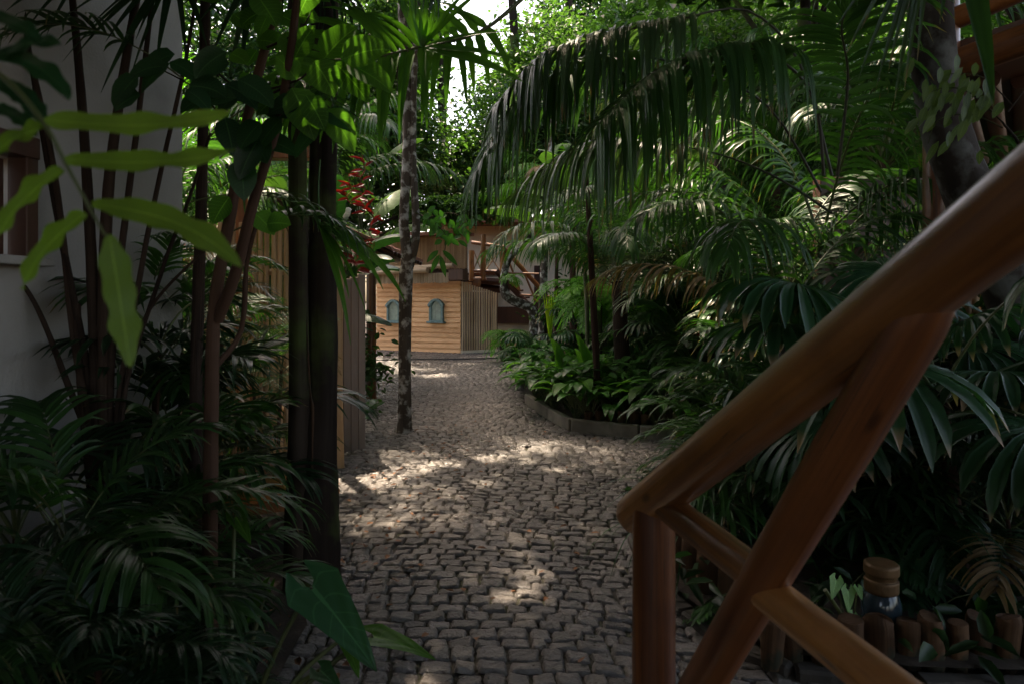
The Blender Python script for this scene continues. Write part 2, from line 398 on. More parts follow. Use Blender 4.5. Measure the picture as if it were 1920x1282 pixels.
def plain(name,col,rough=.6,nscale=8,var=.25,bst=.2,metal=0,bscale=60,stain=None):
    m,t,B,N,L=mat(name); tc=N.new('ShaderNodeTexCoord')
    n=noise(N,L,nscale,tc.outputs['Object'],5)
    c=ramp(N,L,n,[(.3,tuple(x*(1-var) for x in col)),(.7,tuple(min(1,x*(1+var)) for x in col))])
    if stain: c=mixc(N,L,ramp(N,L,noise(N,L,stain[1],tc.outputs['Object'],6),[(.52,(0,0,0)),(.7,(.8,.8,.8))]),c,stain[0])
    L.new(c,B.inputs['Base Color']); B.inputs['Roughness'].default_value=rough; B.inputs['Metallic'].default_value=metal
    bump(N,L,B,noise(N,L,bscale,tc.outputs['Object'],4),bst,.01); return m
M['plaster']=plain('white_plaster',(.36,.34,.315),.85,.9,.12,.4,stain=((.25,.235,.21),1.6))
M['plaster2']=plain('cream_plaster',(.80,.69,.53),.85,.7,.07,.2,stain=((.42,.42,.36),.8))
M['kerb']=plain('stained_concrete',(.16,.14,.11),.8,3,.35,.6,stain=((.05,.06,.03),4),bscale=25)
M['kerb_dark']=plain('dark_concrete',(.05,.042,.034),.85,4,.4,.7,bscale=25)  # darker concrete tone for the near kerb
M['soil']=plain('dark_soil',(.035,.024,.016),.95,9,.5,1.0,bscale=22)
M['teal']=plain('teal_paint',(.11,.19,.175),.6,12,.3,.4,bscale=40,stain=((.2,.25,.24),14))
M['curtain']=plain('pale_curtain',(.42,.47,.38),.8,10,.2,.2)
M['brass']=plain('aged_brass',(.12,.066,.028),.55,14,.3,.2,metal=.5)
M['glass']=plain('dark_glass_jar',(.02,.035,.045),.08,5,.2,.0)
M['hose']=plain('black_hose',(.015,.015,.016),.4,5,.2,.0)
M['tile']=plain('red_clay_tile',(.22,.085,.05),.8,6,.4,.4)
M['litter']=wood_mat('dry_leaf',(.08,.03,.015),(.25,.12,.06),.7,1,.1,knots=False)

# clapboard of carved render on the small house
m,t,B,N,L=mat('carved_clapboard'); tc=N.new('ShaderNodeTexCoord'); mp=N.new('ShaderNodeMapping'); mp.inputs['Scale'].default_value=(1,1,6); L.new(tc.outputs['Object'],mp.inputs[0])
ca=N.new('ShaderNodeAttribute'); ca.attribute_name='tone'; cat_=ca.outputs['Fac']
n1=noise(N,L,5,mp.outputs[0],6,.6); n2=noise(N,L,1.2,tc.outputs['Object'],3)
col=ramp(N,L,math_(N,L,'ADD',math_(N,L,'MULTIPLY',n1,.5),math_(N,L,'ADD',math_(N,L,'MULTIPLY',n2,.3),math_(N,L,'MULTIPLY',cat_,.22))),[(.28,(.54,.25,.10)),(.70,(.88,.49,.24))]); L.new(col,B.inputs['Base Color']); B.inputs['Roughness'].default_value=.8
bump(N,L,B,n1,.7,.03); M['clap']=m

# cobbles
m,t,B,N,L=mat('granite_cobble'); tc=N.new('ShaderNodeTexCoord'); at=N.new('ShaderNodeAttribute'); at.attribute_name='tone'
n1=noise(N,L,55,tc.outputs['Object'],8,.72); n2=noise(N,L,14,tc.outputs['Object'],6,.62); n3=noise(N,L,1.1,tc.outputs['Object'],4)
f=math_(N,L,'ADD',math_(N,L,'MULTIPLY',n1,.32),math_(N,L,'MULTIPLY',at.outputs['Fac'],.42)); f=math_(N,L,'ADD',f,math_(N,L,'MULTIPLY',n2,.3))
col=ramp(N,L,f,[(.25,(.062,.054,.050)),(.5,(.12,.106,.096)),(.8,(.22,.195,.172))])
col=mixc(N,L,math_(N,L,'MULTIPLY',ramp(N,L,n3,[(.45,(0,0,0)),(.65,(1,1,1))]),.35),col,(.055,.053,.042))
L.new(col,B.inputs['Base Color'])
L.new(ramp(N,L,math_(N,L,'ADD',math_(N,L,'MULTIPLY',n3,.6),math_(N,L,'MULTIPLY',n2,.4)),[(.38,(.20,)*3),(.62,(.48,)*3)]),B.inputs['Roughness'])
h=math_(N,L,'ADD',math_(N,L,'MULTIPLY',n1,.35),n2); bump(N,L,B,h,1.0,.028); M['stone']=m
m,t,B,N,L=mat('joint_grit'); tc=N.new('ShaderNodeTexCoord')
n1=noise(N,L,90,tc.outputs['Object'],5); n3=noise(N,L,1.7,tc.outputs['Object'],4)
col=ramp(N,L,n1,[(.3,(.022,.019,.015)),(.7,(.09,.078,.06))]); col=mixc(N,L,ramp(N,L,n3,[(.5,(0,0,0)),(.62,(.8,.8,.8))]),col,(.035,.045,.015)); L.new(col,B.inputs['Base Color']); B.inputs['Roughness'].default_value=.95
bump(N,L,B,n1,1,.02); M['grit']=m

# ------------------------------------------------------------------ ground, path
def poly_sheet(name, pts, z, m, bumpy=0, n=1):
    mb=MB(); P=[(x,y,z) for x,y in pts]; mb.add(P, [np.arange(len(P))], [(p[0],p[1]) for p in P]); return mb.obj(name,m,smooth=False)
g=MB(); g.add([(-150,-150,-.05),(150,-150,-.05),(150,250,-.05),(-150,250,-.05)], [np.array([0,1,2,3])]); struct(g.obj('ground',M['soil'],smooth=False))
s=MB(); s.add([(-7,-3,0),(6,-3,0),(6,24.5,0),(-7,24.5,0)],[np.array([0,1,2,3])]); struct(s.obj('path_bed',M['grit'],smooth=False))

BED=[(.20,13.2),(.16,11.6),(.24,10.7),(.52,9.3),(.74,8.45),(1.5,8.02),(2.3,7.8),(3.6,7.9),(9,8.6),(14,13),(14,24),(2.2,24),(1.0,19.5),(.45,16)]
NBED=[(.83,4.6),(.80,3.85),(.90,3.50),(1.02,3.18),(1.22,2.96),(1.7,2.86),(2.4,2.82),(3.2,2.84),(6.5,3.1),(7,6.7),(3.0,6.6),(1.5,6.1),(.95,5.4)]
def inside(x,y,poly):
    x=np.asarray(x);y=np.asarray(y); r=np.zeros(x.shape,bool); k=len(poly)
    for i in range(k):
        x1,y1=poly[i];x2,y2=poly[(i+1)%k]
        c=((y1>y)!=(y2>y))&(x<(x2-x1)*(y-y1)/((y2-y1) if y2!=y1 else 1e-9)+x1); r^=c
    return r
def cobbles():
    quads=[];y=-1.0
    while y<24:
        d=rng.uniform(.082,.112); xs=[];x=-6.0+rng.uniform(0,.1); xe=6.0
        lo=-.75*max(y,1)-1.2; hi=.62*max(y,1)+1.0
        x=max(x,lo); xe=min(xe,hi)
        while x<xe:
            wdt=rng.uniform(.10,.165)
            if rng.random()<.04: wdt=rng.uniform(.06,.085)
            quads.append((x,y,wdt,d)); x+=wdt
        y+=d
    Q=np.array(quads)
    def warp(X,Y):
        return X+.05*np.sin(Y*1.3+X*.6), Y-.10*X+.10*np.sin(X*1.1+Y*.45)+.018*np.sin(X*4.1+Y*2.1)
    cx,cy_=warp(Q[:,0]+Q[:,2]/2,Q[:,1]+Q[:,3]/2)
    keep=~inside(cx,cy_,BED)&~inside(cx,cy_,NBED)&(cy_<23.2)&(cy_>1.0)
    Q=Q[keep]; n=len(Q)
    mb=MB()
    for lo,hi,g in ((0,6.5,9),(6.5,12,6),(12,99,4)):
        q=Q[(Q[:,1]>=lo)&(Q[:,1]<hi)]; n=len(q)
        if not n: continue
        gap=.0026
        s_=np.linspace(-1,1,g); s_=np.sign(s_)*np.abs(s_)**.6
        S,Tt=np.meshgrid(s_,s_,indexing='ij')
        cor=rng.normal(size=(n,4,2))*.0042
        w4=np.stack([(1-S)*(1-Tt),(1+S)*(1-Tt),(1-S)*(1+Tt),(1+S)*(1+Tt)],0)/4
        off=np.einsum('nkc,kij->nijc',cor,w4)
        # rounded corners: pull corners in
        rr=1-.055*(np.abs(S)**4*np.abs(Tt)**4)
        X=q[:,0,None,None]+q[:,2,None,None]/2+S[None]*rr*(q[:,2,None,None]/2-gap)+off[...,0]
        Y=q[:,1,None,None]+q[:,3,None,None]/2+Tt[None]*rr*(q[:,3,None,None]/2-gap)+off[...,1]
        edge=np.maximum(np.abs(S),np.abs(Tt))[None]
        jit=(edge>.99)*rng.normal(size=X.shape)*.003
        X=X+jit; Y=Y+(edge>.99)*rng.normal(size=X.shape)*.003
        X,Y=warp(X,Y)
        tl=rng.normal(size=(n,2))*.0042
        Z=.020+rng.normal(size=(n,1,1))*.003+S[None]*tl[:,0,None,None]+Tt[None]*tl[:,1,None,None]-.007*edge**8
        Z=Z+rng.normal(size=Z.shape)*(.0016 if g>6 else .0008)
        ph=rng.random((n,1,1))*6; Z=Z+.0025*np.sin(S[None]*3+ph)*np.cos(Tt[None]*2.5+ph*2)
        Z=np.where(edge>.99,Z-.016,Z)
        V=np.stack([X,Y,Z],-1)
        i,j=np.meshgrid(np.arange(g-1),np.arange(g-1),indexing='ij'); a=(i*g+j).ravel()
        f=np.stack([a,a+g,a+g+1,a+1],1)
        Fq=(f[None]+np.arange(n)[:,None,None]*g*g).reshape(-1,4)
        tone=np.repeat(np.clip(rng.normal(.5,.22,n),0,1),g*g)
        mb.add(V.reshape(-1,3),Fq,None,0,tone)
    return struct(mb.obj('cobbled_path',M['stone']))
cobbles()

def bed(name,poly,z,zc):
    mb=MB(); c=np.mean(poly,axis=0); k=len(poly); P=[(c[0],c[1],z+zc)]
    for f in (.5,.985): P+= [(c[0]+(x-c[0])*f, c[1]+(y-c[1])*f, z+zc*(1-f)) for x,y in poly]
    F3=np.array([[0,1+i,1+(i+1)%k] for i in range(k)]); F4=np.array([[1+i,1+k+i,1+k+(i+1)%k,1+(i+1)%k] for i in range(k)])
    mb.add(P,[F3,F4]); return struct(mb.obj(name,M['soil']))
bed('planting_bed',BED,.12,.08); bed('planting_bed_near',NBED,.10,.04)

def kerb(name,label,pts,h,w_,m_='kerb'):
    mb=MB()
    for i in range(len(pts)-1):
        a=Vector((*pts[i],0)); b=Vector((*pts[i+1],0)); d=b-a; L_=d.length; rz=math.atan2(d.y,d.x)
        box(mb,(a+b)/2+Vector((0,0,h/2)),(L_-.012,w_,h+rng.uniform(-.008,.008)),rz,bev=.012)
    o=mb.obj('kerb',M[m_],smooth=False); tag(o,label,'kerb'); return o
kerb('kerb','low stained concrete kerb curving round the far planting bed',[(.24,10.7),(.52,9.3),(.74,8.45),(1.5,8.02),(2.3,7.8),(3.6,7.9)],.17,.09)
kerb('kerb','dark low kerb round the near planting bed behind the newel post',[(.83,4.6),(.80,3.85),(.90,3.50),(1.02,3.18),(1.22,2.96),(1.7,2.86),(2.4,2.82),(3.2,2.84)],.065,.10,'kerb_dark')

def edging_log(x,y,z,r,h,label,group):
    mb=MB(); tl=(random.uniform(-.02,.02),random.uniform(-.02,.02))
    tube(mb,[(0,0,-.05),(tl[0]*.5,tl[1]*.5,h*.5),(tl[0],tl[1],h*.93),(tl[0],tl[1],h)],[r*.9,r,r*.98,r*.86],12,7,rough=.05,lump=.04)
    o=mb.obj('edging_log',M['log']); o.location=(x,y,z); tag(o,label,'log',group)
ORD=['first','second','third','fourth','fifth','sixth','seventh','eighth','ninth','tenth','eleventh','twelfth','thirteenth','fourteenth']
for i,(px,wpx) in enumerate([(1455,44),(1500,36),(1556,48),(1607,52),(1664,56),(1718,44),(1766,46),(1812,40),(1858,40),(1903,46),(1955,44)]):
    d=2.93+.025*math.sin(i*1.7)-.002*i
    edging_log((px-960)/F*d,d+.06,.09,wpx*.5*d/F*random.uniform(.9,1.04),.165+.014*math.sin(i*2.3),ORD[i]+' log from the left in the row edging the near bed at the bottom right','upright logs edging the near bed')
for i,(px,py) in enumerate([(1278,1072),(1302,1092),(1330,1112),(1372,1130),(1412,1142)]):
    p=G(px,py,.1); edging_log(p.x,p.y+.03,.10,.065,.24,ORD[i]+' dark upright log behind the newel post, on the near bed side edge','dark logs behind the newel post')
for i in range(14):
    t=i/13; x=.95+t*1.75; y=8.33-.36*t+.1
    edging_log(x,y,.15,.055,.10+.02*random.random(),ORD[i]+' small log stub from the left along the top of the far kerb','log stubs along the far kerb')

# ------------------------------------------------------------------ stair railing in front, right
def rail_pt(d,drop=0): # vertical plane of the railing
    return Vector((.40+(2.0-d)*.295, d, 1.05+(2.0-d)*.695-drop))
rl=thing('stair_railing','varnished orange-brown log stair railing crossing the right foreground','railing',(0,0,0))
mb=MB(); tube(mb,[rail_pt(2.09),rail_pt(2.075),rail_pt(2.04),rail_pt(1.6),rail_pt(1.1),rail_pt(.5),rail_pt(-.6)],[.035,.056,.063,.063,.062,.064,.066],28,44,rough=.004,lump=.012); mb.obj('handrail',M['varnish'],rl)
mb=MB(); n_=rail_pt(1.97); tube(mb,[(n_.x,n_.y,0.0),(n_.x,n_.y,.5),(n_.x,n_.y,n_.z+.0)],[.066,.062,.060],28,16,rough=.004,lump=.01); mb.obj('newel_post',M['varnish_red'],rl)
def planar(px,py):
    k=(px-960)/F; d=.99/(k+.295); return Vector((k*d,d,EYE-(py-560)/F*d))
mb=MB(); a=planar(1750,545); b=planar(1318,1282); dirv=(b-a).normalized(); a=planar(1758,535); tube(mb,[a,a.lerp(b,.06),a.lerp(b,.3),a.lerp(b,.65),b,b+dirv*.35],[.026,.046,.050,.050,.051,.053],24,40,rough=.004,lump=.02); mb.obj('long_brace',M['varnish_red'],rl)
mb=MB(); a=planar(1236,935); b=planar(1440,1095); tube(mb,[a,a.lerp(b,.5),b],[.040,.041,.040],22,14,rough=.004,lump=.02); mb.obj('short_brace',M['varnish'],rl)
mb=MB(); a=planar(1425,1098); b=planar(1690,1310); dirv=(b-a).normalized(); tube(mb,[a,a.lerp(b,.5),b,b+dirv*.7],[.042,.041,.042,.045],22,18,rough=.004,lump=.02); mb.obj('short_brace',M['varnish'],rl)
mb=MB(); n2=rail_pt(-.5); tube(mb,[(n2.x,n2.y,0),(n2.x,n2.y,n2.z)],[.07,.065],16,8); mb.obj('upper_post',M['varnish_red'],rl)
st=thing('wooden_staircase','varnished plank staircase rising beside the foreground railing','staircase')
side=Vector((1,.295,0)).normalized()
for i in range(11):
    d=1.9-i*.26; c=rail_pt(d,.0); c=c+side*.58; c.z=.17*(i+1)
    mb=MB(); box(mb,c,(1.0,.29,.045),math.atan2(side.y,side.x),bev=.008); mb.obj('tread',M['varnish_red'],st,False)
for sd in (.1,1.06):
    mb=MB(); a=rail_pt(2.05)+side*sd; b=rail_pt(-.8)+side*sd; a.z=.05; b.z=1.78
    tube(mb,[a,b],.07,10,6); mb.obj('stringer',M['varnish_red'],st)

lr=thing('added_shade_roof','tiled roof on log posts, added unseen behind the viewer to shade the foreground','porch')  # roof, posts and landing added out of view to darken the foreground
mb=MB(); box(mb,(.6,-2.6,3.75),(8.6,7.0,.12),0); mb.obj('roof',M['tile'],lr,False)
for x_,y_ in ((-2.1,-5.6),(4.5,-5.6),(4.5,.6)):
    mb=MB(); tube(mb,[(x_,y_,0),(x_,y_,3.69)],.1,12,4); mb.obj('post',M['varnish_red'],lr)
mb=MB(); box(mb,(1.9,-3.6,1.82),(4.6,4.4,.12)); mb.obj('landing',M['darkwood'],lr,False)

# ------------------------------------------------------------------ left white wall with shutter window
def wallpt(d): return Vector((-2.6+.1*d,d,0))
wb=thing('white_building','dim white plastered building at the left edge','building')
a=wallpt(-3); b=wallpt(4.46); ang=math.atan2(b.y-a.y,b.x-a.x); L_=(b-a).length; c=(a+b)/2; nrm=Vector((-math.sin(ang),math.cos(ang),0))
def seg_wall(mb,d0,d1,z0,z1,th=.25,m=0):
    p=wallpt(d0);q=wallpt(d1); box(mb,((p.x+q.x)/2+nrm.x*th/2,(p.y+q.y)/2+nrm.y*th/2,(z0+z1)/2),((q-p).length,th,z1-z0),ang,m)
wd0,wd1,wz0,wz1=2.2,3.22,1.85,2.30
wz0=EYE+(560-483)/F*3.2; wz1=EYE+(560-300)/F*3.25
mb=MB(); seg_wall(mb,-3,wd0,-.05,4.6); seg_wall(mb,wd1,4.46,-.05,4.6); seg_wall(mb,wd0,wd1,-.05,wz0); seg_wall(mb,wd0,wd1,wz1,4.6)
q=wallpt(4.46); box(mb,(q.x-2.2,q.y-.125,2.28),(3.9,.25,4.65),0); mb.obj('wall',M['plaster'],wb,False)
def sb(name,d0,d1,z0,z1,off,th,m):
    mb=MB(); p=wallpt(d0);q=wallpt(d1); c=(p+q)/2-nrm*off; box(mb,(c.x,c.y,(z0+z1)/2),((q-p).length,th,z1-z0),ang,bev=.004); return mb
wn=link('window',None,wb)
sb('f',wd0,wd1,wz1-.01,wz1+.09,.01,.1,0).obj('lintel',M['darkwood'],wn,False)
sb('f',wd1-.07,wd1+.0,wz0,wz1,.0,.1,0).obj('window_frame',M['darkwood'],wn,False)
sb('f',wd0,wd1+.05,wz0-.04,wz0,.02,.14,0).obj('sill',M['plaster'],wn,False)
sb('f',wd0,wd1-.09,wz0+.01,wz1-.02,-.06,.03,0).obj('shutter',M['darkwood'],wn,False)
mb=MB(); box(mb,(-4.5,1,4.85),(5.2,9,.14),R(-5.7)); mb.obj('roof',M['tile'],wb,False)

# ------------------------------------------------------------------ small house at the end of the path
hs=thing('small_house','small tan clapboard house with teal arched windows at the end of the path','house')
hl=Vector((-4.35,22.0,0)); hc=Vector((-1.53,20.55,0)); hr=Vector((-.46,21.2,0)); HT=2.17
d=(hc-hl); hang=math.atan2(d.y,d.x); hn=Vector((d.y,-d.x,0)).normalized(); HL=d.length; ux=d.normalized()
mb=MB(); rows=14; rh=HT/rows
for i in range(rows):
    k=30; z0=i*rh; xs=np.linspace(0,HL,k)
    wob=np.cumsum(rng.normal(size=k))*.0025; wob-=np.linspace(wob[0],wob[-1],k)
    lo=z0+wob-.012*np.sin(xs*.9+i); hi=z0+rh+.01
    V=[];
    for j in range(k):
        p=hl+ux*xs[j]
        V+=[tuple(p-hn*.0+Vector((0,0,lo[j]))), tuple(p+hn*.05+Vector((0,0,lo[j]))), tuple(p+hn*.036+Vector((0,0,lo[j]+rh*.5))), tuple(p+hn*.008+Vector((0,0,hi)))]
    f=[]
    for j in range(k-1):
        for q in range(3): a=4*j+q; f.append([a,a+4,a+5,a+1])
    mb.add(V,np.array(f),None,0)
back=hl-hn*3; mb.obj('wall',M['clap'],hs,False)
mb=MB(); c=(hl+hc)/2-hn*.42-ux*.05; box(mb,(c.x,c.y,HT/2),(HL-.14,.8,HT-.02),hang); mb.obj('wall_core',M['clap'],hs,False)
def arch_outline(w_,h,peak,n=9):
    pts=[(-w_/2,0),(w_/2,0),(w_/2,h-peak)]
    for i in range(1,n):
        t=i/n; pts.append((w_/2-w_*t, h-peak+peak*math.sin(math.pi*t)**.8))
    pts.append((-w_/2,h-peak)); return pts
def extr(mb,pts,org,u,nn,off,th,m=0):
    k=len(pts); P=[]
    for o in (off,off+th): P+=[tuple(org+u*x+nn*o+Vector((0,0,z))) for x,z in pts]
    i=np.arange(k); side_=np.stack([i,(i+1)%k,(i+1)%k+k,i+k],1)
    mb.add(P,[np.arange(k)[None,::-1],np.arange(k,2*k)[None],side_],None,m)
def ring(mb,outer,inner,org,u,nn,off,th):
    k=len(outer); P=[]
    for pts in (outer,inner):
        for o in (off,off+th): P+=[tuple(org+u*x+nn*o+Vector((0,0,z))) for x,z in pts]
    i=np.arange(k); j=(i+1)%k
    F=np.concatenate([np.stack([i+k,j+k,j+3*k,i+3*k],1),np.stack([i,j,j+k,i+k],1),np.stack([i+2*k,i+3*k,j+3*k,j+2*k],1)])
    mb.add(P,F)
for px in (741,821):
    # point on the wall for the pixel column
    k=(px-960)/F; t=(k*hl.y-hl.x)/(ux.x-k*ux.y); o=hl+ux*t; o.z=EYE-(603.5-560)/F*o.y
    wdw=link('window',None,hs)
    mb=MB(); out=arch_outline(.50,.68,.20); inn=[(x*.72,.05+z*.86) for x,z in out]; ring(mb,out,inn,o,ux,hn,.04,.08); mb.obj('window_frame',M['teal'],wdw,False)
    mb=MB(); cr=[(x*1.05,z+.03) for x,z in arch_outline(.56,.68,.20)][2:]; inner=[(x*.80,z-.07) for x,z in cr]; pts=cr+inner[::-1]
    P=[]; k2=len(cr)
    for oo in (.06,.15): P+=[tuple(o+ux*x+hn*oo+Vector((0,0,z))) for x,z in cr]+[tuple(o+ux*x+hn*oo+Vector((0,0,z))) for x,z in inner]
    i=np.arange(k2-1); mb.add(P,np.concatenate([np.stack([2*k2+i,2*k2+i+1,3*k2+i+1,3*k2+i],1),np.stack([i,i+1,2*k2+i+1,2*k2+i],1),np.stack([k2+i,3*k2+i,3*k2+i+1,k2+i+1],1)])); 
    mb.obj('window_hood',M['teal'],wdw,False)
    mb=MB(); c=o+hn*.06; box(mb,(c.x,c.y,c.z-.01),(.62,.24,.06),hang,bev=.008); mb.obj('sill',M['teal'],wdw,False)
    mb=MB(); n=40; V=[]; 
    for i in range(n):
        x=-.19+.38*i/(n-1); dd=.062+.010*math.sin(i*1.9)+.004*math.sin(i*.7)
        zt=.05+.86*(.48+.20*math.sin(math.pi*(x/.52+.5))**.8)
        V+=[tuple(o+ux*x+hn*dd+Vector((0,0,.04))),tuple(o+ux*x+hn*dd+Vector((0,0,zt)))]
    mb.add(V,np.array([[2*i,2*i+2,2*i+3,2*i+1] for i in range(n-1)])); mb.obj('curtain',M['curtain'],wdw)
# pole screen on the right side of the house
d2=hr-hc; npo=15
ps=link('pole_screen',None,hs)
mb=MB()
for i in range(npo):
    p=hc+d2*(i+.5)/npo+Vector((0,-.03,0)); h=2.16-.34*(i/npo)**.9
    tube(mb,[(p.x,p.y,.07),(p.x+rng.normal()*.006,p.y,h*.5),(p.x,p.y,h+rng.normal()*.01)],.028,8,4,rough=.05)
mb.obj('pole_row',M['screen_pole'],ps)
mb=MB(); c=(hc+hr)/2; box(mb,(c.x,c.y,.04),(d2.length,.14,.10),math.atan2(d2.y,d2.x),bev=.01); mb.obj('pole_footing',M['plaster2'],ps,False)
mb=MB(); a_=hc+Vector((0,.12,0)); box(mb,(c.x,c.y+.2,.95),(d2.length,.06,1.8),math.atan2(d2.y,d2.x)); mb.obj('screen_backing',M['darkwood'],ps,False)
# cane fascia, log rail, upper cane wall, dark beam
def cane_row(d0,d1,z0,z1,off,r=.016,mat_='pole',name='cane_fascia',ztop=None):
    mb=MB(); n=int((d1-d0)/(r*2.05))
    for i in range(n):
        p=hl+ux*(d0+(d1-d0)*(i+.5)/n)+hn*(off+rng.normal()*.004)
        tube(mb,[(p.x,p.y,z0+rng.normal()*.012),(p.x,p.y,z1)],r,5,1,tone=random.random())
    return mb.obj(name,M[mat_],hs)
cane_row(-.1,HL-.25,2.12,2.42,.30,.02)
mb=MB(); p=hl+hn*.42+Vector((0,0,2.44)); q=hl+ux*(HL-.9)+hn*.46+Vector((0,0,2.50)); tube(mb,[p,(p+q)/2+Vector((0,0,.02)),q],[.09,.085,.09],12,10,rough=.02); mb.obj('eave_log',M['pole'],hs)
mb=MB(); p=hl+hn*.30+Vector((0,0,2.58)); q=hl+ux*(HL-.1)+hn*.30+Vector((0,0,2.64)); tube(mb,[p,(p+q)/2+Vector((0,0,-.02)),q],[.07,.075,.06],12,10,rough=.02); mb.obj('eave_log',M['pole'],hs)
cane_row(.5,HL+.2,2.55,3.56,.02,.022,'pole_tan','upper_cane_wall')
mb=MB(); c=hl+ux*(HL+.02)+hn*.2; box(mb,(c.x,c.y,2.36),(.5,.3,.32),hang,bev=.01); mb.obj('beam',M['darkwood'],hs,False)
mb=MB(); c=(hl+hc)/2-hn*.15-ux*.1; box(mb,(c.x,c.y,3.62),(HL+.35,1.0,.10),hang); mb.obj('roof',M['tile'],hs,False)
mb=MB(); c=(hl+hc)/2-hn*.25; box(mb,(c.x,c.y,2.85),(HL-.1,.4,1.38),hang); mb.obj('upper_wall',M['darkwood'],hs,False)

# ------------------------------------------------------------------ white building with log balcony and stair behind
b2=thing('white_house','cream plastered house behind the log balcony and stair','building')
mb=MB(); box(mb,(1.1,25.2,2.1),(7.2,.3,4.4)); mb.obj('wall',M['plaster2'],b2,False)
mb=MB(); box(mb,(1.1,27.4,2.05),(7.0,3.8,4.1)); mb.obj('rear_wall',M['plaster2'],b2,False)
mb=MB(); p=W(1007,560,25); box(mb,(p.x,24.98,EYE-.1),(.22,.12,2.6),bev=.01); mb.obj('door_post',M['darkwood'],b2,False)
mb=MB(); box(mb,(1.1,26.3,4.4),(7.8,5.0,.16)); mb.obj('roof',M['tile'],b2,False)
mb=MB(); p=W(962,600,25); box(mb,(p.x,24.9,1.05),(1.7,.1,.6),bev=.01); mb.obj('dark_opening_panel',M['darkwood'],b2,False)  # solid dark panel; the opening's shade is put into its colour

bc=thing('log_balcony','log balcony with crossed rails and a stair going down right','balcony')
D=22.5
def lg(name,pts,r,m='pole_tan',seg=10):
    mb=MB(); tube(mb,pts,r,seg,4,rough=.02); return mb.obj(name,M[m],bc)
X=lambda px,py,dd=D: W(px,py,dd)
for px,y0,y1 in ((884,470,527),(906,440,525),(942,465,520)): lg('post',[X(px,y1),X(px,y0)],.09,'varnish' if px!=884 else 'varnish')
lg('lower_rail',[X(884,508),X(942,510)],.055,'varnish'); lg('sill_beam',[X(882,523),X(912,523)],.06,'varnish'); lg('top_rail',[X(884,455),X(944,463)],.06,'varnish')
for a_,b_ in (((888,507),(902,470)),((888,470),(902,507)),((911,507),(937,470)),((911,470),(937,507))): lg('cross_rail',[X(*a_,D+.05),X(*b_,D-.05)],.022,'pole_tan',6)
lg('floor_beam',[X(894,531,D-.3),X(894,531,D+2)],.15,'varnish'); lg('floor_beam',[X(868,524,D+.3),X(950,530,D+.3)],.12,'darkwood')
lg('floor_beam',[X(870,536,D+.6),X(955,545,D+.6)],.13,'darkwood')
lg('stair_rail',[X(942,463),X(1014,543,D+.3),X(1062,598,D+.6)],.075,'varnish'); lg('stair_string',[X(930,508),X(1000,582,D+.3),X(1045,632,D+.6)],.10,'darkwood')
lg('mid_rail',[X(950,512),X(1010,514)],.035,'varnish')
lg('mid_rail',[X(975,553),X(1030,556)],.035,'varnish')
for a_,b_ in (((950,480),(975,545)),((984,515),(1003,560)),((1000,560),(1030,580)),((975,545),(958,530))): lg('brace',[X(*a_),X(*b_)],.035,'varnish',8)
for i in range(9):
    mb=MB(); p=X(948+i*12,512+i*13.5,D+.3+i*.04); box(mb,(p.x,p.y+.4,p.z-.1),(.34,1.0,.06),bev=.01); mb.obj('tread',M['darkwood'],bc,False)
mb=MB(); p=X(905,516,D+1.2); box(mb,(p.x,p.y,p.z),(1.6,2.0,.08)); mb.obj('floor',M['darkwood'],bc,False)
mb=MB(); p=X(1035,563,D+.8); box(mb,(p.x,p.y,p.z),(.75,.4,.14),bev=.01); mb.obj('landing_beam',M['pole'],bc,False)
lg('support_post',[(X(1050,600,D+.6).x,D+.6,0),X(1050,585,D+.6)],.09,'varnish')

hb=MB(); tube(hb,[(G(700,677).x,18.0,.045),(-2.5,18.2,.045),(-1.5,18.25,.045),(-.6,18.5,.045),(.4,18.9,.045)],.022,6,40); tag(hb.obj('garden_hose',M['hose']),'thin dark hose lying across the cobbles before the small house','hose')

# ------------------------------------------------------------------ left gate, pole fence, porch
gt=thing('plank_gate','grey-brown vertical plank gate standing open behind the thick trunk','gate')
ga=Vector((-2.02,6.85,0)); gb=Vector((-1.585,7.35,0)); dd=gb-ga
for i in range(7):
    t0=i/7; t1=(i+1)/7; p=ga.lerp(gb,(t0+t1)/2); h=1.72+.16*((t0+t1)/2)+.02*math.sin(i)
    mb=MB(); box(mb,(p.x,p.y,.05+h/2),(dd.length/7-.006,.035,h),math.atan2(dd.y,dd.x)+rng.normal()*.02,bev=.004); mb.obj('plank',M['plank'],gt,False)
mb=MB(); box(mb,(*(((ga+gb)/2+Vector((-.03,.05,0))).xy),.5),(dd.length*.95,.04,.09),math.atan2(dd.y,dd.x)); box(mb,(*(((ga+gb)/2+Vector((-.03,.05,0))).xy),1.5),(dd.length*.95,.04,.09),math.atan2(dd.y,dd.x)); mb.obj('gate_batten',M['plank'],gt,False)
mb=MB(); p=W(631,560,6.6); tube(mb,[(p.x,6.6,0),(p.x-.01,6.6,1),(p.x,6.6,2.05)],[.075,.068,.07],14,8,rough=.02); tag(mb.obj('gate_post',M['pole_tan']),'tan round post showing between the thick trunk and the plank gate','post')
fn=thing('pole_fence','tall fence of tan round poles behind the left undergrowth','fence')
n=24
for i in range(n):
    t=i/(n-1); p=Vector((-3.35+t*1.28,6.1+.35*t,0)); mb=MB(); h=2.35+rng.normal()*.02
    tube(mb,[(p.x,p.y,0),(p.x+rng.normal()*.006,p.y,h*.5),(p.x+rng.normal()*.006,p.y,h)],[.030,.028,.025],8,5,rough=.03); mb.obj('pole',M['pole_tan'],fn)
for z in (.6,1.9):
    mb=MB(); tube(mb,[(-3.4,6.16,z),(-2.05,6.52,z)],.03,8,3); mb.obj('cross_rail',M['pole'],fn)
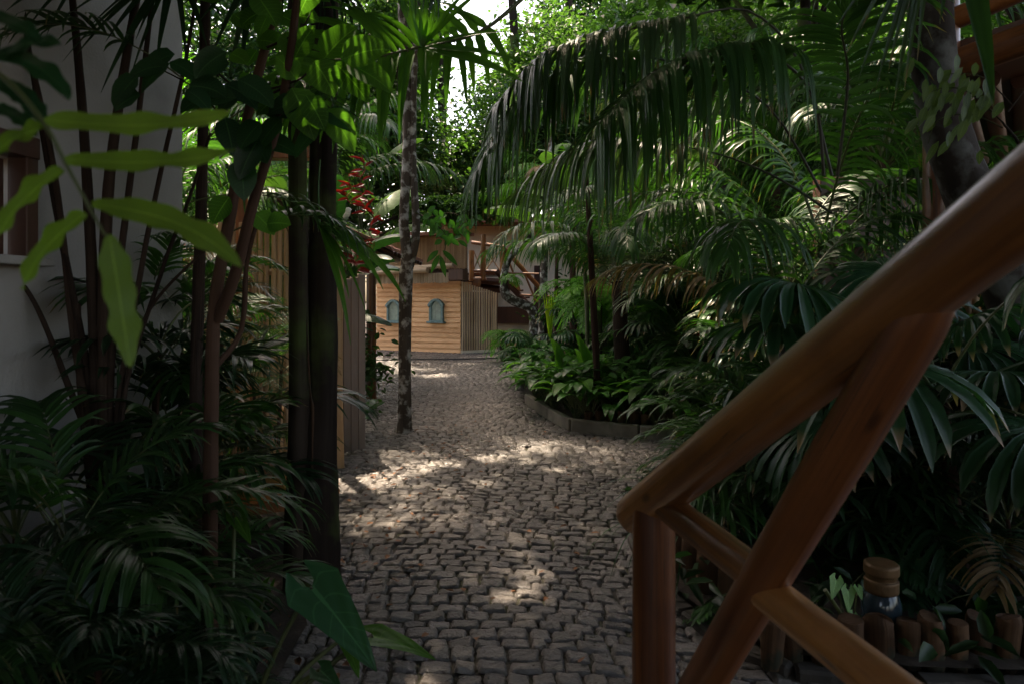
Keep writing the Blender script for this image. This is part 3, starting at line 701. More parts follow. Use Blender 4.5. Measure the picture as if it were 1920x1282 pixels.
pr=thing('porch_roof','dark tiled porch roof on log posts left of the spotted trunk','porch')
def post(px,py,r,h,m='varnish_red'):
    p=G(px,py); mb=MB(); tube(mb,[(p.x,p.y,0),(p.x,p.y,h*.5),(p.x,p.y,h)],[r,r*.95,r*.9],14,8,rough=.02); return mb.obj('post',M[m],pr),p
post(696,748,.085,2.75); post(640,748,.085,2.9); post(668,712,.08,2.7)
e0=W(768,478,11.6); 
def roofquad(name,pts,th,m):
    mb=MB(); P=[tuple(p) for p in pts]+[tuple(Vector(p)-Vector((0,0,th))) for p in pts]
    mb.add(P,[np.array([[0,1,2,3],[7,6,5,4],[0,4,5,1],[1,5,6,2],[2,6,7,3],[3,7,4,0]])]); return mb.obj(name,M[m],pr,False)
ra=Vector((-1.75,9.9,2.40)); rb=Vector((-1.72,13.2,2.40)); rc=Vector((-4.2,13.2,3.5)); rd=Vector((-4.2,9.9,3.5))
roofquad('roof',[ra,rb,rc,rd],.05,'tile')
for i in range(10):
    t=(i+.5)/10; mb=MB(); a_=ra.lerp(rb,t)-Vector((0,0,.09)); b_=rd.lerp(rc,t)-Vector((0,0,.09)); tube(mb,[a_,b_],.035,8,2); mb.obj('rafter',M['darkwood'],pr)
mb=MB(); tube(mb,[ra+Vector((-.5,0,-.0)),rb+Vector((-.5,0,0))],.07,10,3); mb.obj('plate_log',M['varnish_red'],pr)
# cross beam end beside the thick trunk
mb=MB(); p=W(600,282,6.9); box(mb,(p.x-.35,6.9,p.z),(1.0,.16,.19),bev=.008); box(mb,(p.x-.75,6.9,p.z/2),(.16,.14,p.z),bev=.008); tag(mb.obj('gate_beam',M['varnish_red'],None,False),'reddish squared beam end showing left of the hanging red flowers','beam')
# bench slab behind trunk
bn=thing('wooden_bench','glossy orange-brown wooden slab bench behind the thick trunk','bench')
br=R(25); bu=Vector((math.cos(br),math.sin(br),0)); bv=Vector((-bu.y,bu.x,0)); bc0=Vector((-1.66,4.72,0))
mb=MB(); box(mb,(bc0.x,bc0.y,.345),(.82,.56,.05),br,bev=.012); mb.obj('seat',M['bench'],bn,False)
for sx_ in (-.3,.3):
    p=bc0+bu*sx_; mb=MB(); box(mb,(p.x,p.y,.16),(.1,.46,.32),br,bev=.01); mb.obj('leg',M['darkwood'],bn,False)
p=bc0-bv*.262; mb=MB(); box(mb,(p.x,p.y,.285),(.76,.03,.065),br,bev=.006); mb.obj('apron',M['varnish_red'],bn,False)

# ------------------------------------------------------------------ raised deck at the right
dk=thing('log_deck','raised deck of thick reddish logs in the top right corner','deck')
def dlg(name,pts,r,m='varnish_red'): 
    mb=MB(); tube(mb,pts,r,14,6,rough=.01,lump=.01); return mb.obj(name,M[m],dk)
dlg('post',[(W(1757,560,5.6).x,5.6,0),(W(1757,560,5.6).x,5.6,4.6)],.105)
dlg('beam',[W(1782,125,5.3),W(1935,70,4.9),W(2300,-60,4.2)],.115); dlg('rail',[W(1772,42,5.3),W(1850,10,5.1),W(2300,-190,4.2)],.085)
dlg('beam',[W(1782,-60,5.3),W(2300,-300,4.2)],.08)
dlg('post',[W(1772,110,5.3),W(1770,-200,5.3)],.10)
mb=MB(); a_=W(1778,97,5.3); b_=W(2300,-85,4.2); V=[a_,b_,b_+Vector((2.8,4,0)),a_+Vector((2.8,4,0))]; P=[tuple(v) for v in V]+[tuple(v+Vector((0,0,.05))) for v in V]
mb.add(P,[np.array([[0,3,2,1],[4,5,6,7],[0,1,5,4],[1,2,6,5],[2,3,7,6],[3,0,4,7]])]); mb.obj('deck_boards',M['darkwood'],dk,False)
for k in range(3): dlg('joist',[W(1795+k*60,150,5.5+k*.3),W(1795+k*60,150,5.5+k*.3)+Vector((2.4,3.2,0))],.08,'darkwood')
mb=MB(); box(mb,(4.6,7.4,2.2),(2.6,.2,1.5),bev=.01); mb.obj('under_wall',M['darkwood'],dk,False)
fr=thing('pole_fence','short row of tan poles seen under the deck at the right','fence')
for i in range(14):
    px=1786+i*14.5; p=W(px,560,6.3); mb=MB(); tube(mb,[(p.x,6.3,.1),(p.x+rng.normal()*.01,6.3,1.0),(p.x,6.3,2.02)],.034,8,5,rough=.03); mb.obj('pole',M['pole_tan'],fr)
lm=thing('garden_lamp','small brass-capped dark glass jar lamp on the near bed edge','lamp',(W(1657,1100,3.1).x,3.12,.15),scl=1.1)
mb=MB(); tube(mb,[(0,0,0),(0,0,.02),(0,0,.09),(0,0,.12),(0,0,.15)],[.070,.078,.078,.072,.060],20,12); mb.obj('jar',M['glass'],lm)
mb=MB(); tube(mb,[(0,0,.15),(0,0,.16),(0,0,.20),(0,0,.205),(0,0,.225),(0,0,.23),(0,0,.262),(0,0,.272)],[.06,.066,.066,.058,.062,.068,.068,.058],20,28); mb.obj('cap',M['brass'],lm)

# ------------------------------------------------------------------ trees
def tree(name,label,base,path,rad,crowns,barkm,leafm,group=None,limbs=True,lump=.05,leafsz=(.16,.075),seg=16,rough=.03,cull=True,extra=None):
    t_=thing(name,label,'tree',tuple(base),0,group)
    mb=MB(); P=[Vector(p)-Vector(base) for p in path]; tube(mb,P,rad,seg,24,rough=rough,lump=lump)
    if extra: 
        for (pp,rr) in extra: tube(mb,[Vector(p)-Vector(base) for p in pp],rr,12,18,rough=rough,lump=lump)
    if limbs:
        top=P[-1]; k=len(P)-1
        for (c,r,n,cl) in crowns:
            c=Vector(c)-Vector(base)
            for j in range(5):
                e=c+Vector((random.uniform(-.7,.7)*r[0],random.uniform(-.7,.7)*r[1],random.uniform(-.3,.6)*r[2])); st_=P[k].lerp(P[k-1],random.random()*.6)
                tube(mb,[st_,st_.lerp(e,.5)+Vector((random.uniform(-.2,.2),random.uniform(-.2,.2),.15)),e],[rad[-1]*.7,rad[-1]*.35,rad[-1]*.12],7,8)
    mb.obj('trunk',M[barkm],t_)
    mb=MB(); 
    for (c,r,n,cl) in crowns:
        V,Fq,U,tn=leaf_cloud(n,c,r,leafsz,cl,min(r)*(.34 if cull else .17),cull=cull); V=V-np.array(base); mb.add(V,Fq,U,0,tn)
    if crowns: mb.obj('crown',M[leafm],t_)
    return t_
# thick double trunk
B0=Vector((-1.145,3.9,0))
tree('shade_tree','thick dark double-stemmed trunk rising through the left of the picture',B0,
     [(-1.12,3.9,-.05),(-1.12,3.9,.35),(-1.115,3.9,.7),(-1.09,3.9,1.2),(-1.085,3.92,2.2),(-1.085,3.95,3.6),(-1.15,4.1,5.6)],[.15,.128,.105,.086,.078,.075,.07],
     [((-1.6,4.6,6.6),(3.4,3.0,1.2),24000,140)],'bark','crown',extra=[([(-1.20,3.82,-.05),(-1.195,3.82,.6),(-1.19,3.82,1.5),(-1.20,3.83,2.5),(-1.21,3.84,3.6),(-1.3,3.9,5.2)],[.085,.07,.054,.050,.048,.045])],lump=.08,rough=.06,seg=28)
vn=MB(); tube(vn,[(-1.155,3.80,2.2),(-1.145,3.80,1.6),(-1.12,3.79,1.15),(-1.105,3.785,1.05),(-1.105,3.78,.85),(-1.11,3.77,.62)],[.003,.004,.005,.010,.004,.009],6,40,lump=.2); tag(vn.obj('climbing_vine',M['log']),'thin pale knotted vine climbing the thick dark trunk','vine')
B1=G(757,812)
X2=lambda px,py: W(px,py,8.4)
spotted=tree('spotted_tree','slim white-spotted trunk standing in the cobbles, forking midway',B1,
     [(B1.x,8.4,-.05),X2(758,790),X2(759,700),X2(760,600),X2(762,520),X2(765,480),X2(757,420),X2(761,330),X2(764,240),X2(758,120),X2(752,-40),X2(750,-180)],[.125,.086,.076,.078,.085,.074,.058,.060,.058,.055,.05,.045],
     [((-1.3,8.9,7.4),(1.9,1.7,.8),6000,70)],'bark_spot','crown',extra=[([X2(768,500),X2(780,440),X2(776,350),X2(774,260),X2(778,100),X2(790,-160)],[.055,.048,.045,.042,.04,.035])],lump=.07)
B2=Vector((3.62,4.9,.1))
tree('leaning_tree','broad lichen-patched leaning trunk at the upper right beside the deck',B2,
     [(3.95,4.9,-.05),W(1955,800,4.9),W(1905,580,4.9),W(1830,400,4.9),W(1766,220,4.9),W(1748,60,4.9),W(1740,-120,4.9),W(1740,-400,5.2)],[.26,.20,.175,.16,.15,.145,.14,.12],
     [((2.6,5.2,6.9),(3.6,3.2,1.2),26000,150)],'lichen_trunk','crown',seg=22)
# unseen crowns added over and behind the viewer to darken the foreground
for i,(x,y,z,r,n,lb) in enumerate([(-4.6,1.0,7.2,(3.2,3.2,1.3),13000,'unseen tree added above the white building to shade the foreground'),(.3,-1.4,6.6,(3.4,3.2,1.2),22000,'unseen tree added behind the viewer to shade the foreground'),
                 (4.9,.8,6.8,(3.2,3.4,1.2),14000,'unseen tree added above the wooden staircase for shade'),(.4,3.2,7.4,(3.4,2.6,1.0),24000,'unseen tree added for shade, its crown above the path'),(5.6,8.0,8.4,(3.2,3.0,1.4),12000,'unseen tree added in the far bed behind the deck for shade')]):
    bx,by=[(-5.5,.5),(.6,-3.2),(5.6,-.6),(2.5,1.5) ,(6.8,8.6)][i]
    if i==3: bx,by=(2.8,-1.2)
    tree('shade_tree',lb,(bx,by,0),[(bx,by,-.05),(bx+.1,by,2.5),(bx*.8+x*.2,by*.8+y*.2,z-1.2)],[.2,.16,.12],[((x,y,z),r,n,110)],'bark','crown',seg=10)
for (cx,cy_,cz,r,n,bx,by,lb) in [(-6.2,19.5,22,(3.4,3.2,1.4),11000,-6.8,27.5,'very tall tree added behind the small house, its unseen crown shading the courtyard'),(-1.6,19.5,22,(3.4,3.2,1.4),11000,.2,28.5,'very tall tree added behind the cream house, its unseen crown shading the courtyard'),
          (-3.9,25,23,(3.6,3.2,1.3),12000,-3.2,30.5,'very tall tree added straight behind the small house for courtyard shade'),(1.4,24.5,23,(3.2,3.2,1.3),10000,2.6,31,'very tall tree added right of the cream house for courtyard shade'),(5.0,13.5,9.6,(3.0,3.0,1.2),14000,6.6,14.4,'tall tree added above the feathery palms to shade the right bed')]:
    tree('added_shade_tree',lb,(bx,by,0),[(bx,by,-.05),(bx+.1,by,cz*.4),(bx*.6+cx*.4,by*.6+cy_*.4,cz-2)],[.26,.2,.12],[((cx,cy_,cz),r,n,130)],'bark','crown',seg=10,leafsz=(.34,.17))  # crowns added above the view to keep sun off courtyard and right bed
# background trees (distance)
bgt=[(-9.5,12,6.0,(3.2,2.5,3.5),'crown'),(-7.2,17,6.5,(3.4,2.5,4.2),'crown_dark'),(-6.2,26,7.5,(3.6,3,4.6),'crown'),(-9.5,30,9,(4.5,3,6),'crown_dark'),(-5.3,31,11.5,(1.9,3,3.0),'crown'),(-1.6,29.5,6.8,(3.2,2.4,2.3),'crown_light'),(-3.9,23.5,10.8,(1.7,1.6,1.5),'crown_light'),
     (1.8,29,9.6,(3.4,3,4.0),'crown_light'),(4.8,25,7.5,(3.2,3,5.0),'crown'),(4.2,34,13,(4,3,5),'crown_dark'),(9.0,28,8.5,(4.2,3,6.0),'crown_dark'),(8.3,21,6.0,(3.2,2.6,4.6),'crown_light'),(12.8,24,7.5,(4.2,3,6),'crown'),
     (12,17.5,5.2,(3.4,2.6,4.4),'crown_dark'),(8.2,15.5,5.6,(2.6,2.2,3.0),'crown'),(16.5,21,7.5,(4.2,3.5,6.5),'crown_dark'),(5.8,19,8.4,(2.4,2.2,2.2),'crown_light'),(5.2,22,9.4,(2.4,2,2.6),'crown'),(9.8,12,4.8,(2.4,2,3.2),'crown'),(15,33,12,(6,4,8),'crown_dark')]
names=['at the far left behind the pole fence','far left behind the porch roof','behind the small house, far left','in the far distance left of the small house','behind the small house roof beside the bright sky gap','pale leafy, low behind the small house roof','pale leafy, high above the small house at the sky gap',
       'pale leafy, behind the cream house','mid green, right of the cream house','tallest, behind the cream house','dark, behind the palms on the right','pale leafy, behind the fibrous palm on the right','mid green, far right background','dark, behind the deck fence',
       'mid green, between the palms and the deck','dark, beyond the deck at the far right','pale high crown above the palms','high crown above the curved bed','low, directly behind the deck post','farthest dark, at the right edge of the background']
for (x,y,z,r,lm_),nm in zip(bgt,names):
    n=int(17000*(r[0]*r[2]/12)**.8); sz=(.25,.12) if y>20 else (.16,.08)
    tree('background_tree','leafy tree '+nm,(x,y,0),[(x+.4,y,-.05),(x+.2,y,z*.4),(x,y,z)],[.22,.16,.08],[((x,y,z),r,n,int(110+45*r[0]))],'bark',lm_,group='trees closing the background',seg=8,leafsz=sz,cull=False)
for (cx,cz,bx,by,lb) in [(-2.75,4.25,-5.6,18.6,'light green young tree leaning over the cane wall of the small house'),(-.95,4.35,-6.2,20.2,'light green bough spreading above the log balcony')]:
    tree('young_tree',lb,(bx,by,0),[(bx,by,-.05),(bx+.1,by+.2,2.2),(cx*.5+bx*.5,19.8,3.6),(cx,20.0,4.3)],[.09,.07,.05,.03],[((cx,20.0,cz),(1.7,.5,.42),3200,60)],'bark','crown_light',seg=8,leafsz=(.17,.075),cull=False)
# curved tree by the stair
ct=thing('crooked_tree','crooked S-shaped mossy trunk in front of the log balcony stair','tree',(W(1000,620,18).x,18,0))
mb=MB(); off=Vector((W(1000,620,18).x,18,0)); tube(mb,[p-off for p in [Vector((W(1003,620,18).x,18,.12)),W(1003,640,18),W(1003,600,18),W(996,578,18),W(972,568,18),W(949,555,18),W(944,530,18),W(948,500,18),W(960,478,18),W(984,455,18),W(1000,420,18),W(1012,380,18),W(1020,300,18)]],[.17,.145,.145,.135,.13,.12,.10,.095,.09,.085,.08,.07,.05],12,50,rough=.05,lump=.06); mb.obj('trunk',M['bark_spot'],ct)
mb=MB(); V,Fq,U,tn=leaf_cloud(9000,W(1010,250,18),(2.0,1.4,1.3),(.16,.07),70,.4,cull=False); mb.add(V-np.array(off),Fq,U,0,tn); mb.obj('crown',M['crown'],ct)

def slim(name,label,path,rad,barkm,lump=.04,cat='tree'):
    base=Vector(path[0]); mb=MB(); tube(mb,[Vector(p)-base for p in path],rad,10,22,rough=.03,lump=lump); t_=thing(name,label,cat,tuple(base)); mb.obj('trunk',M[barkm],t_); return t_
slim('palm','slim grey ringed palm trunk in front of the cream house',[(W(1019,560,14).x,14,.12),W(1018,640,14),W(1019,550,14),W(1022,440,14),W(1030,330,14),W(1040,150,14)],[.12,.12,.085,.075,.07,.06],'bark_spot')
slim('sapling','thin brown sapling stem standing in the curved bed',[(W(1119,560,8.8).x,8.8,.12),W(1119,700,8.8),W(1114,600,8.8),W(1108,480,8.8),W(1100,330,8.8)],[.05,.045,.045,.040,.03],'bark_brown')
slim('bamboo','pale green cane behind the thin sapling',[(W(1102,560,11).x,11,.12),W(1100,560,11),W(1092,470,11),W(1080,330,11)],[.035,.035,.03,.03],'rachis')
slim('sapling','thin dark stem behind the red flower in the right bed',[(W(1332,560,9).x,9,.12),W(1332,640,9),W(1334,560,9),W(1345,300,9)],[.06,.055,.055,.04],'bark')

# slim brown tree with round serrated leaves, left foreground
lt=thing('slender_tree','slender brown-stemmed young tree with rounded green leaves, left foreground','tree',(W(400,560,2.9).x,2.9,0))
o_=lt.location
def rel(p): return Vector(p)-o_
mb=MB()
tube(mb,[rel((W(398,560,2.9).x,2.9,0)),rel(W(395,1000,2.9)),rel(W(398,700,2.9)),rel(W(404,560,2.9)),rel(W(432,400,2.9)),rel(W(462,230,2.85)),rel(W(505,60,2.8)),rel(W(540,-80,2.75))],[.034,.031,.028,.026,.024,.020,.018,.015],12,40,rough=.03,lump=.05)
tube(mb,[rel(W(408,600,2.9)),rel(W(440,520,2.85)),rel(W(475,380,2.8)),rel(W(520,230,2.75)),rel(W(545,100,2.7)),rel(W(560,-40,2.7))],[.026,.024,.021,.018,.016,.014],10,30,rough=.03,lump=.05)
tube(mb,[rel(W(400,690,2.9)),rel(W(452,620,3.0)),rel(W(462,500,3.05)),rel(W(480,420,3.1))],[.014,.012,.010,.008],7,20,lump=.1)
mb.obj('stem',M['bark_brown'],lt)
mb=MB(); random.seed(3)
LV=[((545,115),(590,52),120,72,2.7),((600,112),(660,50),130,82,2.65),((640,130),(735,78),125,70,2.62),((600,118),(520,250),0,0,0),]
spec=[(605,112,-10,-62,128),(650,118,85,-40,122),(535,130,5,80,110),(640,120,50,130,0)]
def bl(px0,py0,px1,py1,dd_,wpx,kind='ovate',mm=0,dr=.25,nrm=None,seg=7,dz=0):
    a_=W(px0,py0,dd_); b_=W(px1,py1,dd_+dz); L_=(b_-a_).length
    blade(mb,rel(a_),(b_-a_).normalized()+Vector((0,0,dr*.45)),nrm or Vector((random.uniform(-.35,.35),-1,random.uniform(.15,.7))),L_*1.02,wpx/F*dd_,kind,seg,dr,.22,wave=.012,m=mm)
for q in [(606,112,668,48,2.7,74),(640,112,730,88,2.66,66),(590,115,628,180,2.68,62),(628,118,690,190,2.7,62),(650,118,738,172,2.7,60),(548,165,590,262,2.66,66),(552,110,588,48,2.7,56),(536,60,560,128,2.72,50),(556,150,520,105,2.7,46),(560,30,598,40,2.74,36),
          (540,170,480,215,2.72,54),(500,420,545,420,2.85,44),(478,400,515,440,2.85,44),(430,370,398,420,2.85,50),(480,-10,520,50,2.7,60),(590,-30,560,30,2.7,56),(615,205,665,285,2.64,56),(575,180,610,245,2.6,50)]:
    bl(*q)
for k in range(12):
    px=random.uniform(380,560); py=random.uniform(-30,140); a=random.uniform(0,6.28); l=random.uniform(45,75)
    bl(px,py,px+math.cos(a)*l,py+abs(math.sin(a))*l*.6,random.uniform(2.6,3.0),random.uniform(34,50),dr=.4)
mb.obj('leaves',M['broad_bright'],lt)
mb=MB()
for pa in ([(480,175),(560,150),(600,116),(660,112)],[(470,200),(540,165),(600,190),(620,205)],[(500,90),(560,60),(585,20)],[(470,190),(400,130),(350,80)],[(440,250),(370,170),(280,120)]):
    tube(mb,[rel(W(x,y,2.72)) for x,y in pa],[.006,.004,.002],5,16)
mb.obj('twigs',M['bark'],lt)
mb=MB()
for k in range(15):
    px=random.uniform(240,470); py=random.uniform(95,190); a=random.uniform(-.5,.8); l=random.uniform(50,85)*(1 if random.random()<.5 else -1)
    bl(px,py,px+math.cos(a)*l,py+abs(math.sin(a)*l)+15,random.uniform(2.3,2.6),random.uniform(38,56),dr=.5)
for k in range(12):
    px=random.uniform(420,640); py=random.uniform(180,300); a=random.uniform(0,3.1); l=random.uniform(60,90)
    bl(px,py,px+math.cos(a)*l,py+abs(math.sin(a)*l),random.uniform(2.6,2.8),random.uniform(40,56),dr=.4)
mb.obj('shaded_leaves',M['broad_dark'],lt)  # this tree's leaves again in a darker colour, shade painted in

# ------------------------------------------------------------------ near blurred fern on the left
fe=thing('fern','blurred bright green fern hanging close on the left','fern',tuple(W(-80,120,.72)))
o_=fe.location
def nearleaf(x0,y0,x1,y1,w_,d=.72,m='fern_near',dr=.15,up=None):
    global mb
    mb=MB(); a_=W(x0,y0,d); b_=W(x1,y1,d)
    blade(mb,rel(a_),(b_-a_).normalized()+Vector((0,0,dr*.5)),up or Vector((.1,-.75,.65)),(b_-a_).length*1.02,w_/F*d,'long',36,dr,.18,wave=.09,lobes=.10,tone=random.random()*.6); mb.obj('leaflet',M[m],fe)
nearleaf(82,225,434,250,56,dr=-.06,up=(.05,-.8,.6)); nearleaf(122,300,438,312,52,dr=-.05,up=(.05,-.8,.6)); nearleaf(172,382,472,444,54,dr=.12,up=(.05,-.8,.6)); nearleaf(205,440,245,684,54,.70,dr=.02,up=(.75,-.65,.1)); nearleaf(160,400,20,520,60); nearleaf(118,318,-30,430,62); nearleaf(85,240,-40,285,56)
for q in [(0,110,105,55,40),(-20,95,150,150,44),(-10,150,100,215,40),(-30,30,90,60,36),(-20,200,80,235,30)]: nearleaf(*q,d=.78,m='broad_dark')
mb=MB(); tube(mb,[rel(W(-120,60,.76)),rel(W(0,140,.74)),rel(W(80,228,.72)),rel(W(130,320,.72)),rel(W(190,430,.71)),rel(W(205,445,.71))],[.003,.003,.0025,.002,.0015,.001],6,24); mb.obj('rachis',M['rachis'],fe)

# ------------------------------------------------------------------ palms: frond library
random.seed(11)
def fr_mesh(nm,L,elev,bend,pairs,ll,lw,ang,droop,m,vee=.25,t0=.22,rad=.012,st='rachis',**k):
    mb=MB(); frond(mb,arch(L,R(elev),R(bend)),pairs,ll,lw,ang,droop,vee,t0,rad,**k); return mb.mesh(nm,[M[m],M[st]])
FR={}
for m,key in (('palm','g'),('palm_bright','b'),('palm_dark','d'),('palm_grey','s'),('palm_dry','y'),('palm_dead','x')):
    FR['areca_'+key]=[fr_mesh('frond',2.0,e,be,44,.48,.022,52,dr,m,jit=.2) for e,be,dr in ((78,95,.5),(62,100,.7),(45,90,.8))]
    FR['kentia_'+key]=[fr_mesh('frond',2.5,e,be,34,.75,.042,68,dr,m,vee=.0,rad=.016,jit=.12) for e,be,dr in ((76,100,1.9),(62,105,2.1),(48,80,1.9))]
    FR['cham_'+key]=[fr_mesh('frond',.85,e,be,15,.34,.030,48,dr,m,rad=.005,t0=.3,seg=6,jit=.15) for e,be,dr in ((72,85,.8),(50,80,.9),(32,60,.8))]
def fanmesh(m,n=24,Rr=.55,lw=.06,droop=.8,pl=.7,spread=300,elev=60,tilt=0.4):
    mb=MB(); pts=arch(pl,R(elev),R(50)); tube(mb,pts,[.008,.005],6,12,m=1,cap=False)
    e=pts[-1]; T=(pts[-1]-pts[-2]).normalized(); N=Vector((-T.z,0,T.x))+Vector((tilt,0,0)); fan(mb,e,T,N,n,Rr,lw,spread,droop); return mb.mesh('frond',[M[m],M['rachis']])
FR['fan']=[fanmesh('fan',26,.6,.07,1.3,.9,310,70),fanmesh('fan',24,.55,.065,1.1,.8,300,50),fanmesh('fan',24,.5,.06,1.3,.6,290,30)]
FR['rhapis']=[fanmesh('palm',11,.38,.042,.7,.35,200,75),fanmesh('palm',10,.34,.04,.8,.3,190,50),fanmesh('palm',9,.34,.038,.8,.3,180,30)]
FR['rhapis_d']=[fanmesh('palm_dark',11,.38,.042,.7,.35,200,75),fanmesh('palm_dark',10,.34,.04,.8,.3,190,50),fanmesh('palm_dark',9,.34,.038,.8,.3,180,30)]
TRM={}
def palm(label,x,y,z,h,nf,lib,scl=1.,tr=.08,stems=1,spread=.25,trm='bark_brown',group=None,rz0=None,name='palm',elevbias=0,lean=.08,avoid=None,avoidw=.7):
    t_=thing(name,label,'palm',(x,y,z),0,group)
    for s_ in range(stems):
        a=random.uniform(0,6.28); off=Vector((math.cos(a),math.sin(a),0))*(0 if stems==1 else spread*random.uniform(.3,1))
        hh=h*random.uniform(.75,1.15) if stems>1 else h
        top=off*(1+lean*4)+Vector((random.uniform(-lean,lean)*hh,random.uniform(-lean,lean)*hh,hh))
        if hh>.08:
            mb=MB(); tube(mb,[off,off.lerp(top,.5)+Vector((0,0,0)),top],[tr*1.15,tr,tr*.85],10,int(8+hh*6),rough=.05,lump=.04); mb.obj('stem' if stems>1 else 'trunk',M[trm],t_)
        n=nf//stems if stems>1 else nf; a0=rz0 if rz0 is not None else random.random()*6
        for k in range(n):
            rz=a0+k*2.399; 
            if avoid is not None and abs((rz-avoid+math.pi)%(2*math.pi)-math.pi)<avoidw: rz+=math.pi
            v=min(2,int(3*(k+.5)/n)); me=FR[lib][v]
            if v==2 and lib[-2]=='_' and lib[:-1]+'x' in FR and random.random()<.08: me=FR[lib[:-1]+'x'][2]
            link('frond',me,t_,top+Vector((0,0,-.06*v*scl)),(random.uniform(-.12,.12),random.uniform(-.12,.12)+elevbias,rz),scl*random.uniform(.85,1.12))
    return t_
TOC=math.pi*1.5  # direction towards the camera
# right bed
palm('palm with dark fibrous trunk standing in the curved bed',W(1172,560,10).x,10,.15,1.75,15,'kentia_g',.95,.115,trm='fibre')
palm('tall arching palm clump left of the deck post with slim dark stems',W(1560,560,6.9).x,6.9,.15,1.9,16,'kentia_g',1.0,.035,3,.25,trm='rachis_dark')
palm('feathery palm clump right of the fibrous palm trunk',W(1380,560,9.2).x,9.2,.15,1.3,21,'areca_s',1.15,.03,3,.25,trm='rachis_dark')
palm('silvery feathery palm clump in front of the deck post',W(1690,560,8.2).x,8.2,.15,1.5,21,'areca_s',1.1,.03,3,.25,trm='rachis_dark')
palm('dense feathery palm clump behind the arching clump',W(1500,560,10.5).x,10.5,.15,2.3,24,'areca_g',1.3,.035,3,.3,trm='rachis_dark')
palm('bright feathery palm clump behind the fibrous palm trunk',W(1260,560,12.5).x,12.5,.15,2.3,21,'areca_b',1.3,.035,3,.3,trm='rachis_dark')
palm('bright drooping palm before the balcony of the cream house',W(1040,560,16.9).x,16.9,.15,2.9,13,'areca_b',.95,.05)
palm('high bright palm behind the crooked tree',W(1075,560,16.5).x,16.5,.15,3.6,14,'kentia_b',1.15,.08)
palm('tall feathery palm at the right background',W(1700,560,11.5).x,11.5,.15,3.2,20,'areca_b',1.35,.04,2,.3)
palm('tall olive palm high in the centre background',W(1330,560,14.5).x,14.5,.15,4.2,15,'kentia_y',1.3,.09)
palm('tall green palm high above the arching clump',W(1470,560,12.8).x,12.8,.15,4.4,15,'kentia_g',1.3,.09)
palm('tall green palm beside the leaning trunk',W(1620,560,9.6).x,9.6,.15,3.4,14,'kentia_g',1.2,.07)
for (px,y,nf,sc_,lb) in [(1500,8.1,12,.62,'low arching palm at the front of the far bed, left of the rail'),(1450,7.6,14,.9,'low arching palm at the front of the far bed, behind the rail'),(1300,9.6,10,.62,'low arching palm behind the kerb, right of the thin sapling'),
      (1500,8.6,14,1.1,'low arching palm below the tall dark stems'),(1300,10.4,14,1.1,'low arching palm between the fibrous trunk and the red flower'),(1600,7.8,14,1.1,'low arching palm just above the rail')]:
    palm(lb,W(px,560,y).x,y,.14,.45,nf,'cham_g',1.9*sc_,.02,1,name='palm')
for (px,y,sc_,lib,h,lb) in [(1000,12.9,.78,'fan',.35,'glossy fan palm at the far tip of the curved bed'),(1075,13.6,.85,'fan',.6,'glossy fan palm behind the ringed trunk'),(1245,10.6,1.0,'fan',.9,'fan palm arching beside the fibrous trunk'),(1500,7.2,.95,'fan',.7,'fan palm behind the handrail'),(1650,5.4,.95,'fan',.7,'fan palm seen between handrail and long brace')]:
    palm(lb,W(px,560,y).x,y,.14,h,10,lib,sc_,.03)
# near bed, right
palm('large fan palm with brown leaf tips right of the long brace',W(1800,560,3.9).x,3.9,.12,.98,9,'fan',1.25,.04,elevbias=.1)
palm('fan palm with brown leaf tips under the handrail',W(1640,560,4.6).x,4.6,.12,.75,10,'fan',1.1,.03)
k=0
NBL=['small feathery palm just right of the newel post top', 'small fan-leaved palm between newel post and short brace', 'small feathery palm at the back left of the near bed', 'small feathery palm under the middle of the handrail', 'small dark fan-leaved palm beside the crossing of the braces', 'dark feathery palm above the jar lamp', 'dark feathery palm below the large brown-tipped fan palm', 'small dark fan-leaved palm right of the jar lamp', 'dark feathery palm nearest the lower right picture edge', 'fan-leaved palm behind the handrail in the near bed', 'tiny fan-leaved palm at the left corner of the near bed', 'large dark feathery palm at the right picture edge', 'dark feathery palm right of the long brace, at the back', 'dark tall feathery palm beneath the deck']
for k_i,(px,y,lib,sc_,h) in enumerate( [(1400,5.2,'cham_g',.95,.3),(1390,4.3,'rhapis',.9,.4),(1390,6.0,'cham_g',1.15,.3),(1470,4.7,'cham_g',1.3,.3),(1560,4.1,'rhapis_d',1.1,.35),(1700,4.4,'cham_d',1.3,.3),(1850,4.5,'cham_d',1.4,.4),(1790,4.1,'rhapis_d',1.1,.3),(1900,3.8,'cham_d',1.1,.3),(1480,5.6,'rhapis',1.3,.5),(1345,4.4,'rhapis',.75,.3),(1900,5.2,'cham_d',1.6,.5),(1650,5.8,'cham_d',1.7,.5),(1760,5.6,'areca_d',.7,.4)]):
    palm(NBL[k_i],W(px,560,y).x,y,.12,h,12,lib,sc_,.012,1,group='small palms in the near bed')
